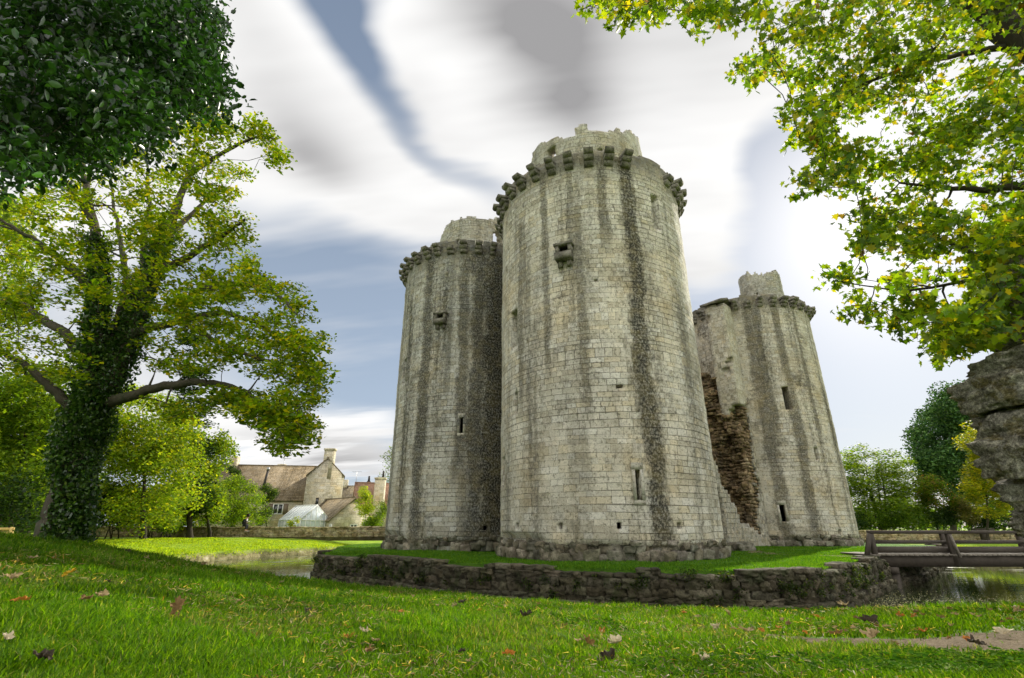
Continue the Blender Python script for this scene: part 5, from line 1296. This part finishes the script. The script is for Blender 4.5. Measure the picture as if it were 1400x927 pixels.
# ferns, ivy and weeds on the moat wall
def wall_weeds():
    r = np.random.default_rng(8); cl = []
    for s, z, n_, sp in [(r.uniform(0, MOAT_END), r.uniform(-.6, -.05), 1, .1) for _ in range(46)]+[(1.5, -.3, 16, .9), (3.4, -.25, 9, .5), (5.2, -.25, 12, .6), (9.6, -.35, 4, .2), (13.2, -.35, 10, .6), (15.5, -.3, 10, .7), (17.8, -.4, 12, .9), (20.5, -.4, 12, .9), (23.5, -.4, 10, .9)]:
        for _ in range(n_):
            ss = s+r.normal(0, sp); p = MOAT_AT(ss); a = MOAT_AT(ss-.2); b = MOAT_AT(ss+.2); t = b-a; t /= np.linalg.norm(t); nr = np.array([t[1], -t[0]])
            cl.append([p[0]+nr[0]*.24, p[1]+nr[1]*.24, min(.02, z+r.normal(0, sp*.3)), .16*r.uniform(.5, 1.2)])
    cl = np.array(cl); V, F, c = clump_leaves(cl, 70, .055, [(.02,.04,.01),(.04,.065,.015),(.08,.10,.03)], [4,3,1], 'kite', .2, 9, .9)
    tag(mk('wall_weeds', V, F, L_GEN, col=c), 'ivy and small weeds rooted in the face of the moat wall', 'weeds', kind='stuff')
    # small flat flecks, mostly white, scattered over the water surface
    pos = []
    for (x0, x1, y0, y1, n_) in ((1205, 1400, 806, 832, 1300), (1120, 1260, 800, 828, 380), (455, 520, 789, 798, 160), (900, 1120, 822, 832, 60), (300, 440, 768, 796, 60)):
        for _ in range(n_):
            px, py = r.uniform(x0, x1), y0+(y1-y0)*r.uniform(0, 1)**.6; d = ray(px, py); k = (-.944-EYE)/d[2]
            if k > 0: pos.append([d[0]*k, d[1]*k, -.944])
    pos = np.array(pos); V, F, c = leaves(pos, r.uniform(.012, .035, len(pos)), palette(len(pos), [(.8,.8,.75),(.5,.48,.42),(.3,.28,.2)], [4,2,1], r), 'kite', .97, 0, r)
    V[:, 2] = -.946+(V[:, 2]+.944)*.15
    tag(mk('water_flecks', V, F, L_GEN, col=c), 'small, mostly pale flecks scattered over the surface of the moat', 'debris', kind='stuff')
wall_weeds()

# ================================================================== FALLEN LEAVES (each one a thing)
def fallen():
    r = np.random.default_rng(9); M = {}
    def lm(nm, c):
        m, g = mat('fallen_leaf_'+nm); n = g.noise(g.pos(), 60, 4, .7); cc = g.mix(n, tuple(v*.55 for v in c), tuple(min(1, v*1.35) for v in c)); finish(g, cc, .75, g.bump(n, .004), .25, 0, .25, cc); return m
    M = {'brown': lm('brown', (.20, .12, .045)), 'tan': lm('tan', (.38, .28, .14)), 'yellow': lm('yellow', (.72, .42, .03)), 'orange': lm('orange', (.45, .17, .03)), 'dark': lm('dark', (.055, .042, .028)), 'pale': lm('pale', (.54, .46, .31))}
    def mesh(seed, curl):
        rr = np.random.default_rng(seed); n = 42; a = np.linspace(0, 2*pi, n, endpoint=False)
        lob = .36+.17*np.abs(np.cos(2.5*(a)))**1.3+.06*rr.normal(size=n); V = [[0, 0, 0]]; F = []
        rings = (.35, .7, 1.0)
        for q in rings:
            for k in range(n): V.append([lob[k]*q*cos(a[k]), lob[k]*q*sin(a[k]), 0])
        V = np.array(V); F += [(0, 1+k, 1+(k+1) % n) for k in range(n)]
        for j in range(2):
            for k in range(n): F.append((1+j*n+k, 1+(j+1)*n+k, 1+(j+1)*n+(k+1) % n, 1+j*n+(k+1) % n))
        # curl about an axis plus crinkles
        ax = rr.uniform(0, pi); u = V[:, 0]*cos(ax)+V[:, 1]*sin(ax); v = -V[:, 0]*sin(ax)+V[:, 1]*cos(ax); th = u*curl*3.2; Rd = 1/(curl*3.2)
        X = Rd*np.sin(th); Z = Rd*(1-np.cos(th)); W = np.stack([X, v, Z+.25*v*v*curl], 1); W += .12*np.stack([vn(V, 7, seed), vn(V, 7, seed+1), 1.6*vn(V, 6, seed+2)], 1)
        return W, F
    def tubeadd(mb, m0):
        pass
    def leaf(px, py, sz, colr, curl, label, group=None):
        q = hitg(px, py); dist = np.linalg.norm(q); s = sz/700*dist*.66; s = min(max(s, .02), .13)
        W, F = mesh(int(r.integers(1, 9999)), curl*1.7); a = r.uniform(0, 2*pi); tl = r.normal(0, .35)
        ca, sa = cos(a), sin(a); W = W*s; Y = W[:, 1]*cos(tl)-W[:, 2]*sin(tl); Z = W[:, 1]*sin(tl)+W[:, 2]*cos(tl); X = W[:, 0]
        V = np.stack([q[0]+X*ca-Y*sa, q[1]+X*sa+Y*ca, Z-Z.min()+q[2]+.018+.004*dist], 1)
        mb = MB(); mb.add(V, F)
        st = V[20]; e = st+np.array([r.normal(0, .4), r.normal(0, .4), r.uniform(0, .3)])*s; mb.tube([V[0], st, e], [.012*s*1.5]*3, 4)
        o = mb.build('fallen_leaf', M[colr], smooth=True); tag(o, label, 'leaf', group)
    G0 = 'dead leaves lying on the lawn'
    L = [(91,797,18,'yellow',.3,'bright yellow leaf lying in the grass at the left'),(24,834,22,'orange',.2,'flat orange-brown leaf at the far left of the lawn'),(240,850,28,'brown',.5,'large brown leaf standing in the grass above the left corner'),
         (135,825,20,'tan',.4,'pale tan leaf just right of a dark brown one on the left lawn'),(114,830,16,'brown',.4,'dark brown leaf touching a pale tan one on the left lawn'),(145,805,10,'dark',.5,'small dark leaf right of the yellow leaf'),(12,801,20,'tan',.3,'pale leaf at the left edge level with the yellow leaf'),
         (42,771,12,'tan',.3,'small faded leaf high on the left lawn near the sycamore'),(173,761,9,'dark',.5,'small dark leaf near the crest of the left lawn'),(52,920,26,'dark',.5,'dark curled leaf at the bottom left corner'),(4,890,16,'pale',.5,'pale leaf cut by the left edge near the bottom'),
         (420,846,16,'dark',.6,'dark crumpled leaf on the lawn left of centre'),(475,882,18,'orange',.3,'orange-brown leaf low and left of centre'),(497,874,18,'pale',.5,'pale folded leaf touching an orange one left of centre'),(512,888,18,'tan',.3,'flat tan leaf right of the orange and pale pair'),(505,902,20,'brown',.6,'brown leaf with raised stalk below the orange and pale pair'),
         (631,902,14,'dark',.6,'black curled leaf at the bottom left of centre'),(640,916,14,'tan',.6,'slim tan leaf at the bottom edge below a black curled leaf'),(695,906,22,'orange',.6,'upright russet leaf at the bottom edge in the middle'),(720,852,34,'dark',.7,'long dark rolled leaf with twig in the middle of the lawn'),
         (772,864,14,'brown',.5,'small brown leaf right of the long dark rolled leaf'),(823,876,16,'orange',.4,'rusty leaf above the big pale curled leaf'),(805,893,26,'brown',.6,'crumpled brown leaf left of the big pale curled leaf'),(843,890,30,'pale',.7,'big pale curled leaf standing on end right of centre'),
         (831,914,38,'dark',.8,'large dark jagged rolled leaf at the bottom edge right of centre'),(966,915,20,'pale',.8,'pale rolled-up leaf alone near the bottom right of centre'),(790,886,14,'tan',.4,'small tan leaf at the left end of the crumpled brown group'),
         (621,836,12,'tan',.5,'small tan leaf just left of a dark one under the moat wall'),(632,831,14,'dark',.5,'small dark leaf just right of a tan one under the moat wall'),(548,845,14,'orange',.3,'russet leaf in the grass below the left end of the moat wall'),
         (1193,860,26,'dark',.6,'dark crumpled leaf with black spots at the edge of the dirt path'),(1155,834,20,'tan',.4,'tan crumpled leaf at the water edge left of the bridge'),(1023,873,24,'tan',.4,'tan leaf at the left tip of the dirt path'),(980,868,18,'pale',.3,'flat pale leaf left of the dirt path tip'),
         (1265,873,16,'orange',.5,'small orange leaf standing on the far edge of the dirt path'),(1375,876,22,'pale',.2,'flat whitish leaf on the dirt path at the right edge'),(1195,881,24,'tan',.4,'broad tan leaf lying on the middle of the dirt path'),(1145,877,22,'brown',.5,'brown leaf on the narrow end of the dirt path'),(1340,893,22,'dark',.4,'dark leaf on the near edge of the dirt path at right')]
    for a in L: leaf(*a)
    # small scattered leaves nothing tells apart
    for (px, py) in [(70,771),(275,778),(345,800),(382,803),(565,822),(690,836),(735,833),(850,826),(861,822),(912,843),(935,845),(960,851),(972,848),(995,850),(1005,868),(1065,868),(1080,862),(1120,851),(1125,854),(1170,868),(1250,852),(1290,853),(1327,849),(1345,852),(1300,840),(1235,850),(1395,845),(200,770),(480,815),(320,832),(960,838),(1215,866),(1325,886),(1230,893),(1110,864),(1040,872),(1160,872),(250,801),(655,842),(598,836),(1100,876),(1255,878),(1305,884)]:
        leaf(px+r.normal(0, 2), py, r.uniform(7, 12), r.choice(['brown', 'tan', 'orange', 'brown', 'tan']), r.uniform(.3, .6), 'small scattered dead leaf in the grass, one of many tiny brown or tan ones', 'tiny dead leaves scattered over the lawn')
    for _ in range(26):
        px = r.uniform(980, 1400); leaf(px, r.uniform(838, 872), r.uniform(6, 11), r.choice(['brown', 'tan']), r.uniform(.3, .6), 'small scattered dead leaf in the grass, one of many tiny brown or tan ones', 'tiny dead leaves scattered over the lawn')
fallen()
# ================================================================== SKY, SUN, CAMERA
def build_world():
    w = bpy.data.worlds.new('World'); bpy.context.scene.world = w; w.use_nodes = True
    w.node_tree.nodes.clear(); g = G(w.node_tree)
    sky = g.node('ShaderNodeTexSky', sky_type='NISHITA'); sky.sun_disc = False
    sky.sun_elevation = R_(SUN_EL); sky.sun_rotation = R_(SUN_AZ); sky.air_density = 1.0; sky.dust_density = 1.2; sky.ozone_density = 2.0
    D = g.vm('NORMALIZE', g.node('ShaderNodeTexCoord').outputs['Generated']); x, y, z = g.xyz(D)
    zc = g.m('MAXIMUM', z, -.02); k = g.m('DIVIDE', 1.0, g.m('ADD', zc, .16))
    qx = g.m('MULTIPLY', x, k); qy = g.m('MULTIPLY', y, k)
    ca, sa = cos(R_(-8)), sin(R_(-8))
    rx = g.m('ADD', g.m('MULTIPLY', qx, ca), g.m('MULTIPLY', qy, sa)); ry = g.m('SUBTRACT', g.m('MULTIPLY', qy, ca), g.m('MULTIPLY', qx, sa))
    nA = g.noise(g.vec(g.m('MULTIPLY', rx, .35), ry, 0.0), 1.5, 5, .55)
    nB = g.noise(g.vec(g.m('MULTIPLY', rx, .22), g.m('MULTIPLY', ry, .8), 4.0), 3.6, 4, .6)
    nC = g.noise(D, 2.3, 3)
    az = g.m('ARCTAN2', x, y); el = g.m('ARCSINE', z)
    wa = g.m('ADD', az, g.m('MULTIPLY', g.m('SUBTRACT', nA, .5), .22)); we = g.m('ADD', el, g.m('MULTIPLY', g.m('SUBTRACT', nB, .5), .14))
    W3 = g.vec(wa, we, 1.0)
    def blob(px, py, rx_, ry_, rot=0, gain=1.0):
        a0, e0 = azel(px, py); s = cos(e0); c_, s_ = cos(R_(rot)), sin(R_(rot)); iu, iv = 1/R_(rx_), 1/R_(ry_)
        u = g.vm('DOT_PRODUCT', W3, (s*c_*iu, s_*iu, -(s*c_*a0+s_*e0)*iu)); v = g.vm('DOT_PRODUCT', W3, (-s*s_*iv, c_*iv, -(-s*s_*a0+c_*e0)*iv))
        q = g.m('MULTIPLY_ADD', u, u, g.m('MULTIPLY', v, v))
        return g.m('MULTIPLY', g.m('POWER', 0.3679, q), gain)
    def total(bs):
        t = None
        for b in bs: s = blob(*b); t = s if t is None else g.m('ADD', t, s)
        return t
    cover = total([(330, 20, 9, 4, -38, .75), (400, 110, 13, 4.5, -32, .9), (430, 190, 9, 4, -22, .75), (520, 255, 10, 3.6, -8, 1.0), (600, 275, 5, 1.6, 0, .5), (350, 250, 6, 4, -10, .35),
                   (590, 60, 9, 5, -25, .9), (700, 130, 12, 9, -20, 1.1), (850, 150, 12, 10, 0, 1.2), (940, 230, 5.5, 9, 0, 1.1), (830, 20, 16, 9, 0, 1.0), (950, 340, 3, 6, 0, .45), (1020, 50, 8, 6, 0, .7),
                   (1260, 290, 6, 5, 0, .3), (1200, 60, 12, 10, 0, .8), (430, 592, 9, 2.2, 0, .9), (480, 640, 9, 2.0, 0, .8), (330, 610, 8, 4, 0, .8), (520, 578, 4, 1.0, 0, .5), (40, 280, 10, 6, 0, .8), (100, 120, 20, 10, 0, .8), (100, 560, 12, 8, 0, .7), (1155, 560, 3, 1.2, 0, .45), (1210, 650, 7, 1.6, 0, .45), (1400, 500, 10, 6, 0, .25)])
    gap = total([(440, 5, 4.5, 2.2, -40, .62), (500, 95, 5, 2.0, -44, .6), (560, 185, 4.8, 1.7, -42, .48), (655, 240, 7.0, 2.0, -12, .5), (1075, 215, 4.0, 8, 0, 1.15), (1110, 430, 9, 9, 0, 1.2), (1290, 470, 7, 5, 0, .5)])
    back = g.m('MULTIPLY', g.m('SUBTRACT', 1.0, g.step(-.2, .35, y)), g.step(.34, .52, nC))
    dens = g.m('ADD', g.m('SUBTRACT', cover, gap), g.m('MULTIPLY', g.m('SUBTRACT', nB, .5), 1.5))
    dens = g.m('MAXIMUM', g.m('ADD', dens, g.m('MULTIPLY', g.m('SUBTRACT', nA, .5), .9)), back)
    mask = g.step(-.1, 1.05, dens)
    greyb = total([(745, 95, 6, 4.5, -25, .65), (680, 20, 9, 4, -10, .5), (800, 135, 4, 5, 0, .35), (440, 210, 5, 3, -20, .42), (380, 160, 6, 2.5, -25, .32), (450, 605, 9, 1.0, 0, .5), (330, 30, 8, 3, -30, .35), (480, 645, 8, .8, 0, .4), (560, 130, 4, 3, -40, .2), (800, 0, 10, 5, 0, .5), (1000, 20, 8, 4, 0, .25)])
    grey = g.m('ADD', g.m('MULTIPLY', greyb, g.m('MULTIPLY_ADD', nA, 1.6, .2)), g.m('MULTIPLY', g.m('SUBTRACT', nB, .45), 1.1), clamp=True)
    BR = CLOUD
    cl = g.mix(grey, (BR, BR*.995, BR*.985), (BR*.36, BR*.355, BR*.36))
    behind = g.m('SUBTRACT', 1.0, g.step(-.3, .3, y)); cl = g.mix(behind, cl, (BR*BACKGAIN, BR*BACKGAIN*.98, BR*BACKGAIN*.94))  # unseen cloud behind the camera, brightened to light the tower faces
    blue = g.mix(g.step(.05, .95, z), (BR*.42, BR*.51, BR*.63), (BR*.19, BR*.25, BR*.35))
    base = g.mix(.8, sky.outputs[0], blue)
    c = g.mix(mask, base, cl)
    sd = (sin(R_(SUN_AZ))*cos(R_(SUN_EL)), cos(R_(SUN_AZ))*cos(R_(SUN_EL)), sin(R_(SUN_EL)))
    ds = g.vm('DOT_PRODUCT', D, sd); halo = g.m('POWER', g.m('MAXIMUM', ds, 0.0), 60.0)
    c = g.mix(1.0, c, g.vec(g.m('MULTIPLY', halo, BR*.25), g.m('MULTIPLY', halo, BR*.24), g.m('MULTIPLY', halo, BR*.21)), 'ADD')
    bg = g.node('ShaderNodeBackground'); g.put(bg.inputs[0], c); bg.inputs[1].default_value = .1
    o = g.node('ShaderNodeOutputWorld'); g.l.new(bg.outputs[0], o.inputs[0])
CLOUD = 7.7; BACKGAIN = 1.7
build_world(); bpy.context.scene.world.cycles.sampling_method = 'MANUAL'; bpy.context.scene.world.cycles.sample_map_resolution = 128
sun = bpy.data.objects.new('sun', bpy.data.lights.new('sun', 'SUN')); C.objects.link(sun)
sun.data.energy = 4.6; sun.data.angle = R_(.9); sun.data.color = (1, .93, .80)
sd = Vector((sin(R_(SUN_AZ))*cos(R_(SUN_EL)), cos(R_(SUN_AZ))*cos(R_(SUN_EL)), sin(R_(SUN_EL))))
sun.rotation_euler = sd.to_track_quat('Z', 'Y').to_euler(); sun.location = (20, 20, 40)
cam = bpy.data.objects.new('camera', bpy.data.cameras.new('camera')); C.objects.link(cam)
cam.location = (0, 0, EYE); cam.rotation_euler = (pi/2+PITCH, 0, 0)
cam.data.sensor_width = 36; cam.data.lens = FPX/1400*36; cam.data.clip_start = .05; cam.data.clip_end = 5000
sc = bpy.context.scene; sc.camera = cam
sc.view_settings.view_transform = 'Standard'; sc.view_settings.look = 'None'; sc.view_settings.gamma = 1; sc.view_settings.exposure = 0.45
sc.render.engine = 'CYCLES'; sc.cycles.use_denoising = True; sc.cycles.use_adaptive_sampling = True; sc.cycles.adaptive_threshold = .03
sc.cycles.max_bounces = 7; sc.cycles.diffuse_bounces = 3; sc.cycles.transmission_bounces = 5; sc.cycles.sample_clamp_indirect = 6
